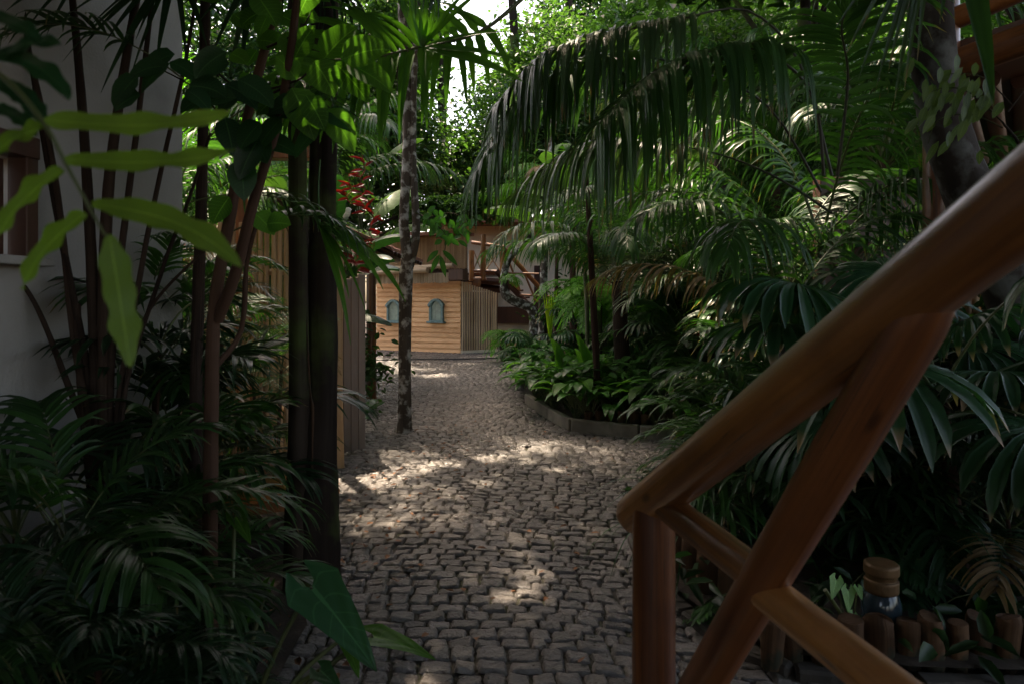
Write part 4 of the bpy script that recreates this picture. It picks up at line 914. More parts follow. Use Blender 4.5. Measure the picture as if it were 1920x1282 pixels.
# left beds
palm('tall dark palm clump whose bare stems fan out before the white wall',-1.92,3.15,0,.9,0,'areca_d',1,.03)  if False else None
lp=thing('palm','tall dark palm clump whose bare stems fan out before the white wall','palm',(-1.93,3.2,0)); o_=lp.location
for (pts,r0,r1) in [([(190,1190),(178,880),(120,700),(60,560),(-10,470)],.014,.007),([(195,1190),(172,820),(140,640),(98,300),(20,-40)],.017,.010),([(200,1190),(180,800),(110,420),(72,200),(34,-40)],.015,.009),([(205,1190),(185,800),(168,420),(150,150),(132,-40)],.024,.014),
                 ([(210,1190),(195,800),(200,420),(222,200),(262,-40)],.026,.016),([(215,1190),(205,780),(222,520),(262,200),(290,-40)],.016,.010),([(218,1190),(215,820),(262,520),(300,330),(345,130),(370,-20)],.012,.007),([(220,1190),(222,800),(300,520),(352,380),(395,250)],.010,.006),
                 ([(200,1190),(165,860),(150,700),(145,570)],.017,.015),([(222,1190),(225,830),(270,600),(400,455)],.010,.005)]:
    mb=MB(); tube(mb,[rel(W(x,y,3.2)) for x,y in pts],[r0*1.3,r0,r1],8,30,rough=.04,lump=.05); mb.obj('stem',M['fibre'],lp)
for (px,py,a,e) in [(150,-60,-1.0,.3),(262,-50,-.6,.35),(262,-60,-2.2,.3),(330,-30,-.2,.35),(370,-40,-1.6,.45),(60,-70,-1.2,.3),(200,-80,.5,.3),(300,-60,-2.8,.4)]:
    link('frond',FR['kentia_d'][2],lp,rel(W(px,py,3.2)),(0,e,a),.55)
for (cx_,cy_,tips_) in [((330),(-70),[(122,35),(118,110),(140,108),(190,170),(205,80),(245,150),(262,75),(295,120),(350,130),(385,90),(410,40),(165,60)]),((480),(-60),[(400,110),(430,150),(370,60),(455,120),(350,20)]),((160),(-60),[(60,60),(95,70),(20,30)])]:
    mb=MB(); c_=W(cx_,cy_,3.05)
    for (tx,ty) in tips_:
        e_=W(tx,ty,random.uniform(2.95,3.1)); blade(mb,rel(c_),(e_-c_)+Vector((0,0,.08)),Vector((.1,-1,.4)),(e_-c_).length*1.02,13/F*3.05*random.uniform(.8,1.5),'strap',8,.2,.3)
    tube(mb,[rel(c_),rel(c_)+Vector((.03,0,.3))],.006,5,4,m=1); mb.obj('frond',[M['palm_dark'],M['rachis']],lp)
for (px,py,a,e) in [(395,255,-.3,.2),(345,150,-2.3,.3),(352,380,.4,.5),(400,455,-.1,.3)]:
    link('frond',FR['cham_g'][1],lp,rel(W(px,py,3.2)),(0,e,a),.9)
for (px,y,lib,sc_,h,lb) in [(40,1.9,'cham_d',.62,.5,'dark shade palm at the lower left corner'),(190,2.15,'cham_d',.62,.5,'dark shade palm with curling leaflets at the lower left'),(130,2.6,'cham_g',.95,.7,'shade palm in front of the white wall'),(290,2.8,'cham_g',.8,.45,'shade palm before the slender brown stem'),
      (20,2.7,'rhapis_d',1.2,.7,'dark fan-leaved palm against the white wall'),(330,2.3,'cham_d',.5,.12,'low shade palm left of the arrow-shaped leaf'),(370,3.5,'rhapis',1.0,.75,'fan-leaved palm right of the white wall corner'),
      (310,4.0,'cham_d',1.4,.7,'dark feathery palm at the corner of the white wall'),(405,4.5,'rhapis',.75,.6,'fan-leaved palm in front of the pole fence'),(350,5.2,'areca_d',.42,.9,'dark feathery palm beside the pole fence'),(430,5.5,'cham_g',.9,.4,'green palm between pole fence and thick trunk'),(110,1.6,'cham_d',.5,.3,'lowest dark palm at the bottom left'),(330,1.85,'cham_d',.45,.1,'low dark palm at the bottom left of the arrow-shaped leaf')]:
    palm(lb,W(px,560,y).x,y,0,h,13,lib,sc_,.012)
palm('feathery palm hanging over the pole fence',-2.35,5.0,0,1.5,18,'areca_d',.5,.015,3,.15)
palm('green feathery palm close to the pole fence, left of the thick trunk',-1.98,5.6,0,1.0,16,'areca_g',.38,.015,2,.12)
palm('tall slim shade palm between slender stem and pole fence',-2.2,4.3,0,1.7,14,'cham_g',1.1,.012,2,.1)
palm('tall shade palm right of the bare stems',-2.05,3.8,0,1.2,14,'rhapis_d',1.0,.012,2,.1)
palm('green palm behind the pole fence left of the thick trunk',-3.7,7.4,0,2.2,14,'kentia_g',.85,.06)
palm('bright palm behind the pole fence near the red flowers',-3.5,9.2,0,2.2,18,'areca_b',.85,.04,2,.2)
palm('tall bright palm at the far left behind the fence',-4.4,9.0,0,2.6,16,'areca_b',1.3,.05,2,.3)
palm('tall green palm rising behind the porch roof',-4.2,14.5,0,3.8,14,'kentia_g',1.3,.08)

# named hanging fronds
def custom(label,base,parts,name='palm',cat='palm frond'):
    t_=thing(name,label,cat,tuple(base)); return t_
c1=palm('arching palm whose long grey-green frond hangs over the centre of the path',W(1470,560,5.4).x,5.4,.15,1.3,4,'kentia_g',.8,.035,1,trm='rachis_dark'); o_=c1.location
def hang(pts,d0,d1,pairs,llpx,lwpx,m,sides=(1,-1),ang=70,droop=2.2,vee=0,st='rachis_dark',rad=.014,t0=.1,**kw):
    n=len(pts); P=[rel(W(x,y,d0+(d1-d0)*i/(n-1))) for i,(x,y) in enumerate(pts)]
    dm=(d0+d1)/2; mb=MB(); frond(mb,P,pairs,llpx/F*dm,lwpx/F*dm,ang,droop,vee,t0,rad,seg=8,sides=sides,**kw); return mb
hang([(1545,330),(1525,180),(1440,100),(1350,95),(1260,118),(1190,165),(1120,235)],5.2,4.5,58,275,15,'palm',t0=.28,angtip=50,lenf=lambda t:1.0-.15*t,droop=2.6).obj('frond',[M['palm_hang'],M['rachis_dark']],c1)
hang([(1560,330),(1500,120),(1400,20),(1260,40),(1120,70),(1010,110),(930,200)],5.6,5.0,54,215,14,'palm_grey',t0=.45,angtip=45,droop=2.6).obj('frond',[M['palm_grey'],M['rachis_dark']],c1)
hang([(1540,360),(1440,200),(1300,130),(1180,105),(1060,130),(960,200),(890,330)],5.9,5.2,50,240,14,'palm',t0=.45,angtip=30,droop=1.8).obj('frond',[M['palm_hang'],M['rachis_dark']],c1)
hang([(1560,400),(1450,330),(1330,285),(1180,265),(1060,290),(960,370)],6.3,6.6,48,190,11,'palm_grey',t0=.4,angtip=30,droop=2.0).obj('frond',[M['palm_grey'],M['rachis_dark']],c1)
hang([(1570,330),(1590,150),(1580,40),(1640,-40)],5.2,4.4,24,200,13,'palm',t0=.2,droop=1.0).obj('frond',[M['palm_hang'],M['rachis_dark']],c1)
# bright frond at the upper left centre
c2=palm('palm with bright translucent green leaflets left of the sky gap',-.95,3.1,0,0,0,'kentia_b',.8); 
c2.location=(-1.55,3.35,0); o_=c2.location
mb=MB(); tube(mb,[(0,0,0),(0,0,1.2),(.03,0,2.3),(.05,0,3.4)],[.035,.03,.026,.022],10,20,rough=.04); mb.obj('stem',M['fibre'],c2)
hang([(1120,-120),(1000,-20),(900,60),(790,88),(700,110),(610,140),(530,185)],3.5,3.3,26,185,17,'palm_bright',t0=.30,ang=78,angtip=40,droop=.55,vee=.1,up=(.1,-1,.35)).obj('frond',[M['palm_bright'],M['rachis']],c2)
mb=MB()
for (x1,y1,wp,m_) in [(985,152,30,0),(960,60,10,0),(840,-30,16,0),(800,-60,18,0),(890,-30,14,0),(930,-40,14,0),(760,-60,18,0),(715,-60,18,0),(1010,120,16,0)]:
    a_=W(792,88,3.35); b_=W(x1,y1,3.3); blade(mb,rel(a_),(b_-a_)+Vector((0,0,.06)),Vector((.1,-1,.5)),(b_-a_).length,wp/F*3.3,'strap',7,.2,.3,tone=.6)
mb.obj('frond',[M['palm_bright']],c2)
mb=MB()
for (x1,y1,wp) in [(768,552,24),(720,540,22),(700,490,14),(660,640,15),(652,560,15),(690,590,8)]:
    a_=W(600,420,3.6); b_=W(x1,y1,3.4); blade(mb,rel(a_),(b_-a_)+Vector((0,0,.15)),Vector((.3,-.8,.7)),(b_-a_).length*1.03,wp/F*3.5,'strap',9,.45,.3,tone=.55)
tube(mb,[rel(W(600,300,3.65)),rel(W(597,360,3.65)),rel(W(600,420,3.6))],[.006,.004],6,8)
mb.obj('frond',[M['palm_bright']],c2)
# hanging fan leaf, top right, near
c3=thing('palm','fan palm whose grey split leaves hang in at the top right','palm',(1.55,1.3,0)); o_=c3.location
mb=MB(); tube(mb,[(0,0,0),(.02,0,1.2),(.0,.1,2.4),(-.05,.3,2.95)],[.06,.05,.045,.04],12,20,rough=.04); mb.obj('trunk',M['fibre'],c3)
mb=MB(); a_=W(1745,-130,2.3); tube(mb,[(-.05,.3,2.95),rel(a_)],[.008,.006],6,8)
for (x1,y1,wp) in [(1585,100,12),(1560,60,11),(1605,150,13),(1640,165,14),(1665,135,13),(1675,190,14),(1695,170,12),(1700,95,12),(1615,60,12),(1720,120,12),(1540,20,10)]:
    b_=W(x1,y1,2.15); blade(mb,rel(a_),(b_-a_)+Vector((0,0,.10)),Vector((.1,-1,.3)),(b_-a_).length,wp*1.2/F*2.2,'strap',9,.25,.5,tone=random.random())
mb.obj('frond',[M['palm_grey']],c3)
mb=MB(); a_=W(1800,-120,1.9); tube(mb,[(-.05,.3,2.95),rel(a_)],[.008,.006],6,8)
for (x1,y1,wp) in [(1862,205,48),(1925,30,26),(1950,-10,24),(1765,60,16)]:
    b_=W(x1,y1,1.75); blade(mb,rel(a_),(b_-a_)+Vector((0,0,.1)),Vector((-.2,-1,.3)),(b_-a_).length,wp/F*1.8,'strap',9,.25,.3,tone=.4)
mb.obj('frond',[M['palm']],c3)
# young yellow-green branch before the leaning trunk
yb=thing('leafy_shrub','yellow-green leafy branch in front of the leaning trunk','shrub',(3.0,3.75,.1)); o_=yb.location
mb=MB(); tube(mb,[(0,0,0),(-.05,0,1.2),rel(W(1930,330,3.6)),rel(W(1880,230,3.5))],[.02,.016,.009,.005],7,20)
for pa in ([(1880,230),(1820,175),(1770,165),(1720,185)],[(1900,200),(1850,150),(1810,138),(1760,140)],[(1880,240),(1820,215),(1760,225),(1740,270)],[(1890,210),(1920,170),(1935,140)]):
    tube(mb,[rel(W(x,y,3.45)) for x,y in pa],[.004,.003,.0015],5,12)
mb.obj('stem',M['bark'],yb)
mb=MB(); random.seed(21)
for k in range(64):
    px=random.triangular(1700,1900,1790); py=150+random.gauss(30,34)+(px-1790)*.05
    bl(px,py,px-random.uniform(2,26),py+random.uniform(18,46),random.uniform(3.3,3.55),random.uniform(11,17),'lance',dr=.3,seg=4)
mb.obj('leaves',M['young'],yb)
# shrub foliage hanging in front of the small house
sh=spotted; o_=sh.location
mb=MB(); tube(mb,[rel(W(770,395,8.4)),rel(W(800,410,8.3)),rel(W(835,440,8.2)),rel(W(832,478,8.15))],[.012,.008,.005,.003],6,16)
tube(mb,[rel(W(800,410,8.3)),rel(W(850,400,8.3)),rel(W(890,430,8.3))],[.008,.004,.002],6,10); mb.obj('branch',M['bark'],sh)
mb=MB()
for k in range(46):
    px=random.uniform(795,895); py=random.uniform(385,455); a=random.uniform(.2,2.9); l=random.uniform(14,27); bl(px,py,px+math.cos(a)*l,py+math.sin(a)*l,random.uniform(8.0,8.5),random.uniform(8,12),'lance',dr=.3,seg=4)
for q in [(824,478,808,512),(826,480,836,520),(830,470,858,498),(822,470,800,492)]: bl(*q,8.1,11,'lance',dr=.1)
mb.obj('leaves',M['broad'],sh)

# ------------------------------------------------------------------ banana and heliconia
def big_leaf(L,wd,elev,bend,m,torn=True,petl=.5):
    mb=MB(); pts=arch(petl,R(elev+5),R(8)); tube(mb,pts,[.02,.015],7,8,m=1,cap=False)
    p=pts[-1]; a=R(elev); 
    n=26; V=[];U=[];F=[]
    pp=Vector(p)
    for i in range(n+1):
        t=i/n; ww=wd*.5*(math.sin(math.pi*min(1,(t*.93+.05)))**.55); T=Vector((math.cos(a),0,math.sin(a))); S=Vector((0,1,0)); N=S.cross(T)*-1
        for side_ in (-1,1):
            for q in range(3):
                f=q/2; jag=(1+ (rng.normal()*.06 if q==2 else 0)); V.append(pp+S*side_*ww*f*jag-Vector((0,0,1))*ww*f*f*.55+T*ww*.2*f); U.append((.5+side_*.5*f,t))
        pp=pp+T*L/n; a-=R(bend)/n*(.4+1.2*t)
    for i in range(n):
        for s_ in (0,1):
            if torn and rng.random()<.16: continue
            for q in range(2):
                b0=i*6+s_*3+q; F.append([b0,b0+1,b0+7,b0+6])
    mb.add(V,np.array(F),U,0); return mb.mesh('leaf',[M[m],M['rachis']])
BL={'b':[big_leaf(1.5,.45,e,be,'banana') for e,be in ((72,80),(50,80),(35,70))],'d':[big_leaf(1.1,.36,e,be,'broad_dark',False) for e,be in ((75,70),(55,80),(35,70))],
    'm':[big_leaf(.9,.3,e,be,'broad',False,.4) for e,be in ((75,60),(58,70),(40,70))]}
def leafy(name,cat,label,x,y,z,h,n,lib,scl,tr=.06,group=None,rz0=None,m='rachis'):
    t_=thing(name,label,cat,(x,y,z),0,group)
    if h>.05: mb=MB(); tube(mb,[(0,0,0),(0,0,h*.5),(.02,0,h)],[tr*1.2,tr,tr*.8],12,10,rough=.03); mb.obj('stem',M[m],t_)
    a0=random.random()*6 if rz0 is None else rz0
    for k in range(n):
        v=min(2,int(3*(k+.5)/n)); link('leaf',BL[lib][v],t_,(0,0,h*(1-.08*v)),(random.uniform(-.2,.2),random.uniform(-.15,.15),a0+k*2.399),scl*random.uniform(.8,1.15))
leafy('banana_plant','banana plant','yellow-green banana plant under the bright sky gap',-3.45,15.6,0,3.2,8,'b',1.35,.1,rz0=.2)
leafy('banana_plant','banana plant','banana plant behind the pole fence left of the trunk',-4.3,11.6,0,2.1,8,'b',1.3,.1)
leafy('heliconia','heliconia','dark large-leaved heliconia beside the spotted trunk',-2.35,8.9,0,2.0,9,'d',.85,.05)
leafy('heliconia','heliconia','dark large-leaved heliconia behind the plank gate',-2.75,8.2,0,1.3,8,'d',.8,.04)
leafy('heliconia','heliconia','green large-leaved heliconia at the foot of the porch post',-1.83,8.0,0,.15,6,'m',.45,.03)
leafy('heliconia','heliconia','broad-leaved heliconia among the fibrous palm and the red flower',W(1290,560,9.8).x,9.8,.15,.8,8,'d',.9,.04)
leafy('heliconia','heliconia','broad-leaved heliconia deep in the right bed',W(1420,560,11).x,11,.15,1.2,9,'d',1.1,.04)
leafy('banana_plant','banana plant','large green banana plant high behind the centre fronds',W(1130,560,13.5).x,13.5,.15,2.6,8,'b',1.3,.09)
leafy('banana_plant','banana plant','banana plant deep in the right background',W(1560,560,14.5).x,14.5,.15,2.4,8,'b',1.4,.09)
def bracts(label,p,n,ln,sp=.06,stem=None):
    p=Vector(p); t_=thing('red_flower',label,'flower',tuple(p)); mb=MB(); 
    tube(mb,[(0,0,.05)]+[(.03*math.sin(i),0,-ln*(i+1)/n) for i in range(n)],[.006,.004],5,20,m=0)
    for i in range(n):
        q=Vector((.03*math.sin(i),0,-ln*i/n)); d=Vector((random.choice((-1,1))*random.uniform(.5,1),random.uniform(-.5,.3),random.uniform(-.3,.6)))
        blade(mb,q,d,(0,-1,.4),sp*random.uniform(1.6,2.6),sp*.6,'lance',4,.1,.6)
    mb.obj('bract',M['red'],t_)
bracts('cluster of red hanging heliconia flowers left of the spotted trunk, upper',W(680,300,7.6),16,.62,.065)
bracts('cluster of red hanging heliconia flowers left of the spotted trunk, lower',W(697,395,7.6),12,.5,.065)
bracts('small red flower beside the beam end above the porch',W(655,345,7.6),9,.25,.07)
bracts('red flowers hanging under the porch roof edge',W(668,470,7.8),10,.25,.08)
bracts('upright red flower deep in the right bed beside a thin dark stem',W(1320,590,8.6),10,.32,.07)
bracts('tiny red flower low among the broad leaves by the fibrous trunk',W(1187,700,9.4),4,.08,.04)
bracts('tiny red flower low among the broad leaves before the kerb',W(1243,722,8.6),4,.07,.04)

# ------------------------------------------------------------------ broad-leaved carpet in the curved bed
def clump(m,n=16,h=.45,ll=.28,lw=.12,kind='ovate',dr=.9,spr=.7):
    mb=MB()
    for k in range(n):
        a=k*2.399+random.uniform(-.3,.3); e=random.uniform(.25,1.0); r=spr*(1-e*.6)
        b=Vector((math.cos(a)*.02,math.sin(a)*.02,0)); top=Vector((math.cos(a)*r*h,math.sin(a)*r*h,h*(.45+.6*e)))
        tube(mb,[b,b.lerp(top,.5)+Vector((0,0,h*.12)),top],[.005,.003],4,5,m=1,cap=False)
        d=Vector((math.cos(a),math.sin(a),random.uniform(-.1,.6))); blade(mb,top,d,Vector((-math.cos(a)*.4,-math.sin(a)*.4,1)),ll*random.uniform(.75,1.2),lw*random.uniform(.8,1.2),kind,6,dr*random.uniform(.6,1.2),.3,wave=.02)
    return mb.mesh('foliage',[M[m],M['rachis']])
CL=[clump('broad',18),clump('broad',15,.5,.32,.13),clump('broad_bright',12,.42,.3,.13),clump('broad_dark',15,.45,.3,.12),clump('broad',14,.38,.34,.10)]
random.seed(5); cnt=0
def inb(x,y,P): return bool(inside(np.array([x]),np.array([y]),P)[0])
for tr_ in range(4000):
    if cnt>=210: break
    y=8.0+random.random()**1.3*7.5; x=random.uniform(.15,4.6) if random.random()<.75 else random.uniform(.2,1.6)
    if not inb(x-.05,y-.07,BED) or not inb(x,y,BED): continue
    me=random.choices(CL,(4,4,2.2,1,3))[0]
    o=link('broad_leaved_plant',me,None,(x,y,.13),(0,0,random.random()*6.28),random.uniform(.85,1.35)*(1+.02*(y-8)))
    tag(o,'glossy broad-leaved plant in the green carpet of the curved bed','plant','broad-leaved plants carpeting the curved bed'); cnt+=1
for (px,y,s_) in [(1110,9.6,1.3),(1058,9.9,1.1)]:
    mb=MB(); 
    for k in range(3): blade(mb,(0,0,.35+.1*k),Vector((random.uniform(-.5,.3),0,1)),(0,-1,.2),.42*s_,.13,'ovate',7,.15,.35,tone=.9)
    tube(mb,[(0,0,0),(0,0,.35),(0,0,.6)],.006,5,6); o=mb.obj('tall_leaf_plant',M['broad_bright']); o.location=(W(px,560,y).x,y,.13); tag(o,'bright upright leaf standing above the carpet '+('by the thin sapling' if px>1100 else 'left of the thin sapling'),'plant')
sg=MB()
for k in range(7): blade(sg,(0,0,0),Vector((.25*(k-3)/3,random.uniform(-.2,.2),1)),(0,-1,.1),1.25*random.uniform(.8,1),.09,'strap',8,.1,.4)
o=sg.obj('striped_plant',M['yellow']); o.location=(W(1031,560,13.2).x,13.2,.85); o.scale=(.45,.45,.85); tag(o,'yellow-striped upright leaf beside the slim ringed trunk','plant')

# grassy and strap-leaved plants
def strapclump(m,n=40,L=.6,wd=.014,dr=1.4,h=0):
    mb=MB()
    if h: tube(mb,[(0,0,0),(0,0,h)],.012,6,5,m=1)
    for k in range(n):
        a=k*2.399; e=random.uniform(.3,1.6); blade(mb,(0,0,h+random.uniform(-.05,.03)),Vector((math.cos(a),math.sin(a),e)),(0,0,1),L*random.uniform(.7,1.15),wd,'strap',8,dr*random.uniform(.7,1.2),.3)
    return mb.mesh('foliage',[M[m],M['rachis']])
SC=[strapclump('grass',44,.55,.012,1.5,.35),strapclump('grass',36,.7,.02,1.3,.1),strapclump('broad_bright',30,.45,.016,1.2,.25)]
for (x,y,k,s_,lb) in [(-1.52,3.35,0,.8,'spiky thin-leaved plant left of the thick trunk'),(-1.95,4.4,0,.8,'spiky thin-leaved plant in front of the orange bench'),(-1.7,3.3,0,1.2,'arching thin-leaved plant behind the slender stem'),(-2.05,4.9,2,1.4,'bright thin-leaved plant by the pole fence'),(-1.9,3.9,1,1.4,'dark arching grass at the white wall corner'),(-1.45,2.6,1,.65,'dark arching grass at the foot of the slender stem'),(-1.9,2.5,1,1.0,'dark arching grass under the fan of bare stems'),
      (1.5,4.3,1,1.2,'dark arching grass in the near bed behind the railing'),(2.3,3.9,1,1.0,'dark arching grass near the jar lamp'),(1.15,4.2,1,1.2,'dark arching grass at the corner of the near bed'),(2.7,7.9,1,1.3,'arching grass spilling over the far kerb'),(-1.75,2.0,1,.9,'dark arching grass at the bottom left'),(1.9,5.0,1,1.5,'arching grass in the middle of the near bed'),(-2.15,4.6,0,1.7,'tall spiky plant beside the white wall corner')]:
    o=link('strap_leaved_plant',SC[k],None,(x,y,.02 if x<0 else .12),(0,0,random.random()*6),s_); tag(o,lb,'plant')
# fern ball by the pole screen
def ferny(n,r,L,m='fern'):
    mb=MB()
    for k in range(n):
        a=k*2.399; e=random.uniform(-.1,1.3); P=[Vector((0,0,0))]; d=Vector((math.cos(a),math.sin(a),e)).normalized(); p=Vector((0,0,0))
        for i in range(6): p=p+d*L/6; d=(d+Vector((0,0,-.34))).normalized(); P.append(p.copy())
        frond(mb,P,20,.13*L/.6,.022*L/.6,80,.4,.0,.08,.003,seg=2,kind='lance')
    return mb.mesh('foliage',[M[m],M['rachis']])
FN=[ferny(42,.5,.7),ferny(26,.5,.75)]
p=W(952,600,17.6); o=link('fern',FN[0],None,(p.x,p.y,.62),(0,0,0),1.15); tag(o,'bright green bushy fern hanging beside the pole screen','fern')
p=W(950,600,17.9); mb=MB(); tube(mb,[(p.x,17.9,0),(p.x,17.9,.6)],[.16,.2],12,4); tag(mb.obj('planter_stump',M['bark']),'dark stump carrying the bushy fern','stump')
for (px,py,d,s_,lb) in [(1125,560,12.6,1.4,'light green fern behind the pale cane'),(1090,545,13.6,1.5,'light green fern before the cream house wall'),(1160,560,13.6,1.5,'light green fern left of the fibrous palm'),(960,520,17.6,.55,'small epiphyte fern on the crooked trunk')]:
    p=W(px,py,d); o=link('fern',FN[1],None,tuple(p),(0,0,random.random()*6),s_); tag(o,lb,'fern')
    if d<17: mb=MB(); tube(mb,[(0,0,(.12-p.z)/s_),(0,0,0)],.03,6,3); mb.obj('stem',M['bark'],o)

# arrow-shaped leaves
def arrow(L,wd,m,bend=.5):
    mb=MB(); n=12; cols=7; V=[];U=[]
    for i in range(n+1):
        t=i/n; 
        for j in range(-cols,cols+1):
            u=j/cols; wmax=wd*.5*(math.sin(math.pi*min(1,t**.62))**.8 if t>0 else 0.0)
            if t<.35: back=-(.30*L)*(1-t/.35)*min(1,abs(u)*1.6)
            else: back=0
            ww=wd*.5*max(.02,(1-t)**.75*1.0) if t>.22 else wd*.5*(.80+.2*t/.22)*(1-.78*(1-t/.22)**2)
            x=t*L+back*(.9) ; y_=u*ww+(math.copysign(.10*wd,u)*(1-t/.35) if (t<.35 and j) else 0)
            V.append((x,y_,.18*abs(u)*wd*.5*(1-t)-bend*t*t*L*.35-.02*wd*math.sin(abs(u)*9+t*14)*.5)); U.append((.5+.5*u,t))
    F=[]; c=2*cols+1
    for i in range(n):
        for j in range(c-1):
            if i==0 and j in (cols-1,cols): pass
            a=i*c+j; F.append([a,a+c,a+c+1,a+1])
    mb.add(V,np.array(F),U,0,.5); return mb.mesh('leaf',[M[m],M['rachis']])
AR=arrow(.42,.24,'arrow'); AR2=arrow(.42,.22,'broad_bright'); ARP=arrow(.12,.085,'pale',.3)
al=thing('elephant_ear_plant','elephant ear plant with a large arrow-shaped leaf over the path edge','plant',(-.98,2.35,0)); o_=al.location
def orient(o,loc,x_to,up):
    X_=(Vector(x_to)).normalized(); Z=Vector(up); Z=(Z-X_*Z.dot(X_)).normalized(); Y_=Z.cross(X_); o.matrix_basis=Matrix.Translation(loc)@Matrix((X_,Y_,Z)).transposed().to_4x4()
def putleaf(px0,py0,d0,px1,py1,d1,me,up=(0,-.6,1),L0=.42):
    a_=rel(W(px0,py0,d0)); b_=rel(W(px1,py1,d1)); o=link('leaf',me,al); s_=(b_-a_).length/L0; orient(o,a_,b_-a_,up); o.matrix_basis=o.matrix_basis@Matrix.Scale(s_,4); 
    mb=MB(); tube(mb,[(0,0,0),Vector((0,0,0)).lerp(a_,.55)+Vector((0,0,.06)),a_],[.012,.007],7,12); mb.obj('stalk',M['rachis'],al)
putleaf(585,1100,2.42,708,1240,2.25,AR,(.35,-.75,.8)); putleaf(700,1192,2.5,818,1216,2.45,AR2,(0,-.15,1)); putleaf(650,1190,2.5,672,1265,2.4,AR2,(.2,-.8,.5)); putleaf(500,1100,2.5,455,1165,2.4,AR2,(-.3,-.5,.8))
putleaf(440,965,2.7,470,1010,2.6,AR2,(.2,-.5,.9)); putleaf(600,1255,2.3,640,1290,2.2,AR,(.2,-.7,.8))
ah=thing('arrowhead_plant','small pale arrowhead-leaved plant left of the jar lamp','plant',(W(1600,560,3.05).x,3.08,.08)); o_=ah.location
for (x0,y0,x1,y1) in [(1568,1085,1562,1118),(1590,1105,1592,1142),(1608,1100,1616,1120),(1600,1150,1598,1168)]:
    a_=rel(W(x0,y0,3.03)); b_=rel(W(x1,y1,2.99)); o=link('leaf',ARP,ah); s_=(b_-a_).length/.12*1.15; orient(o,a_,b_-a_,(0,-.9,.4)); o.matrix_basis=o.matrix_basis@Matrix.Scale(s_,4)
    mb=MB(); tube(mb,[(0,0,0),a_],.003,5,4); mb.obj('stalk',M['rachis'],ah)
mb=MB(); tube(mb,[rel(W(1547,1105,3.0)),rel(W(1580,1155,3.04))],.009,8,4); mb.obj('stalk',M['rachis'],ah)
# split-leaved philodendrons
def split(m,n=9,L=.2,wd=.03):
    mb=MB()
    for k in range(n):
        t=k/(n-1)
        for s_ in (-1,1): blade(mb,(L*1.1*t,0,-.03*t*t),Vector((.55+t*.5,s_,.05)),(0,0,1),L*(.8-.35*t),wd,'lance',4,.4,.3)
    blade(mb,(0,0,0),(1,0,0),(0,0,1),L*1.6,.05,'lance',6,.3,.3); tube(mb,[(0,0,0),(-.12,0,-.1),(-.18,0,-.3)],.004,5,6,m=1); return mb.mesh('leaf',[M[m],M['rachis']])
SPL=split('broad'); SPLD=split('broad_dark')
for (px,py,d,me,lb) in [(1362,1130,3.45,SPL,'split-leaved philodendron growing beside the newel post'),(1690,1060,3.5,SPLD,'dark split-leaved philodendron right of the jar lamp'),(1850,1130,3.3,SPLD,'dark split-leaved philodendron at the right edge of the log row')]:
    ph=thing('philodendron',lb,'plant',tuple(W(px,py,d)))
    for k in range(6): link('leaf',me,ph,(0,0,random.uniform(-.03,.05)),(random.uniform(-.4,.4),random.uniform(.1,.7),TOC+(k-2.5)*.7),random.uniform(.8,1.15))
    zz=(.1-W(px,py,d).z); mb=MB(); tube(mb,[(0,.05,zz),(0,0,0)],.01,6,4); mb.obj('stem',M['rachis'],ph)

# ground cover under the plants and leaf litter
mb=MB()
for poly,z in ((BED,.14),(NBED,.12)):
    xs=[p[0] for p in poly]; ys=[p[1] for p in poly]
    n=5200 if poly is BED else 2600
    P=np.stack([rng.uniform(min(xs),min(max(xs),9),n),rng.uniform(min(ys),max(ys),n),np.full(n,z)],1); P=P[inside(P[:,0],P[:,1],poly)]
    P[:,2]+=rng.random(len(P))*.16
    V,Fq,U,tn=leaf_cloud(len(P),(0,0,0),(1,1,1),(.13,.05),10,.1,cull=False)
    V=V.reshape(-1,6,3); V=V-V[:,:1]+P[:len(V),None,:]; mb.add(V.reshape(-1,3),Fq[:],U,0,tn)
o=mb.obj('ground_cover',M['crown_dark']); o['kind']='stuff'
mb=MB(); n=5000; P=np.stack([rng.uniform(-3.6,-1.15,n),rng.uniform(1.3,6.0,n),rng.random(n)*.22+.02],1); P=P[(P[:,0]<-1.15-np.clip(P[:,1]-3.2,0,2)*.75)]; n=len(P); V,Fq,U,tn=leaf_cloud(n,(0,0,0),(1,1,1),(.14,.05),10,.1,cull=False); V=V.reshape(-1,6,3); V=V-V[:,:1]+P[:len(V),None,:]; mb.add(V.reshape(-1,3),Fq,U,0,tn); o=mb.obj('ground_cover',M['crown_dark']); o['kind']='stuff'
mb=MB(); n=900; P=np.stack([rng.uniform(-1.6,3.0,n),rng.uniform(2.3,9,n),rng.random(n)*.004+.034],1)
k_=(np.abs(P[:,0]+.9)<.35)|(rng.random(n)<.2); P=P[k_]
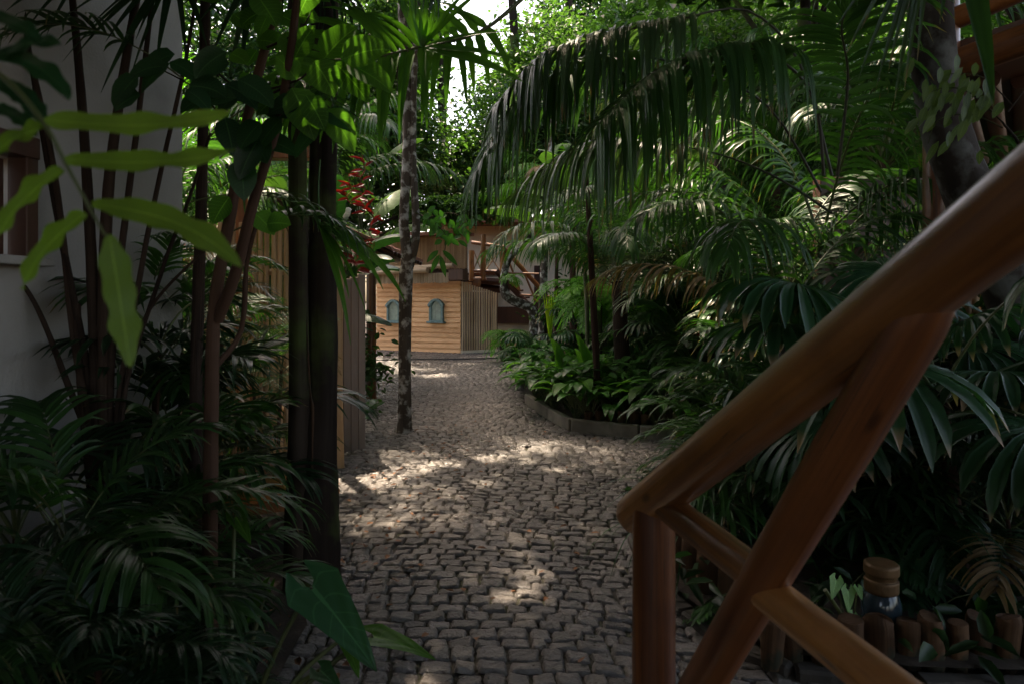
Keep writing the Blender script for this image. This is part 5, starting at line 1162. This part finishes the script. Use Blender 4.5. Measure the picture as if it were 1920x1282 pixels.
V,Fq,U,tn=leaf_cloud(len(P),(0,0,0),(1,1,1),(.05,.025),10,.1,up=4,cull=False); V=V.reshape(-1,6,3); V=V-V[:,:1]+P[:,None,:]; V[:,:,2]=np.maximum(V[:,:,2],.03); mb.add(V.reshape(-1,3),Fq,U,0,tn); o=mb.obj('leaf_litter',M['litter']); o['kind']='stuff'
# soil strip under the left planting
s=MB(); s.add([(-6,-2,.035),(-1.12,-2,.035),(-.98,2.2,.035),(-1.02,3.4,.035),(-1.35,4.2,.035),(-1.7,5.9,.035),(-3.4,6.3,.035),(-6,6,.035)],[np.arange(8)[None]]); struct(s.obj('left_soil',M['soil'],smooth=False))
# shrubs closing the gaps low at the back
for i,(x,y,r,h,lm_,nm) in enumerate([(6.5,14,1.8,1.6,'crown_dark','behind the low palms at the right'),(3.8,15.5,1.8,1.8,'crown','behind the curved bed, centre right'),(9.5,10.5,1.8,2.0,'crown_dark','behind the deck fence'),(5.6,10.8,1.4,1.2,'crown_dark','under the tall palms at the right'),(-4.6,7.4,1.2,2.2,'crown_dark','behind the pole fence'),(-3.3,4.95,.8,1.0,'crown_dark','between white wall and pole fence'),(-4.8,13,1.6,1.6,'crown','behind the porch'),(6.2,7.6,1.3,1.6,'crown_dark','beneath the deck'),(2.4,17.5,1.4,1.3,'crown','before the cream house'),(-3.0,10.2,.9,.9,'crown','beside the porch post'),(4.6,6.0,1.0,1.0,'crown_dark','in the near bed beneath the deck')]):
    t_=thing('shrub','dense leafy shrub '+nm,'shrub',(x,y,0),0,'shrubs closing the background')
    mb=MB(); V,Fq,U,tn=leaf_cloud(int(5200*r),(0,0,h*.7),(r,r*.8,h),(.13,.06),60,.25,cull=False); mb.add(V,Fq,U,0,tn); mb.obj('foliage',M[lm_],t_)
    mb=MB(); 
    for j in range(4): tube(mb,[(0,0,0),(random.uniform(-.5,.5)*r,random.uniform(-.4,.4)*r,h*.8)],[.03,.012],6,4)
    mb.obj('stem',M['bark'],t_)
print('objects',len(bpy.data.objects),'verts',sum(len(o.data.vertices) for o in bpy.data.objects if o.type=='MESH'))
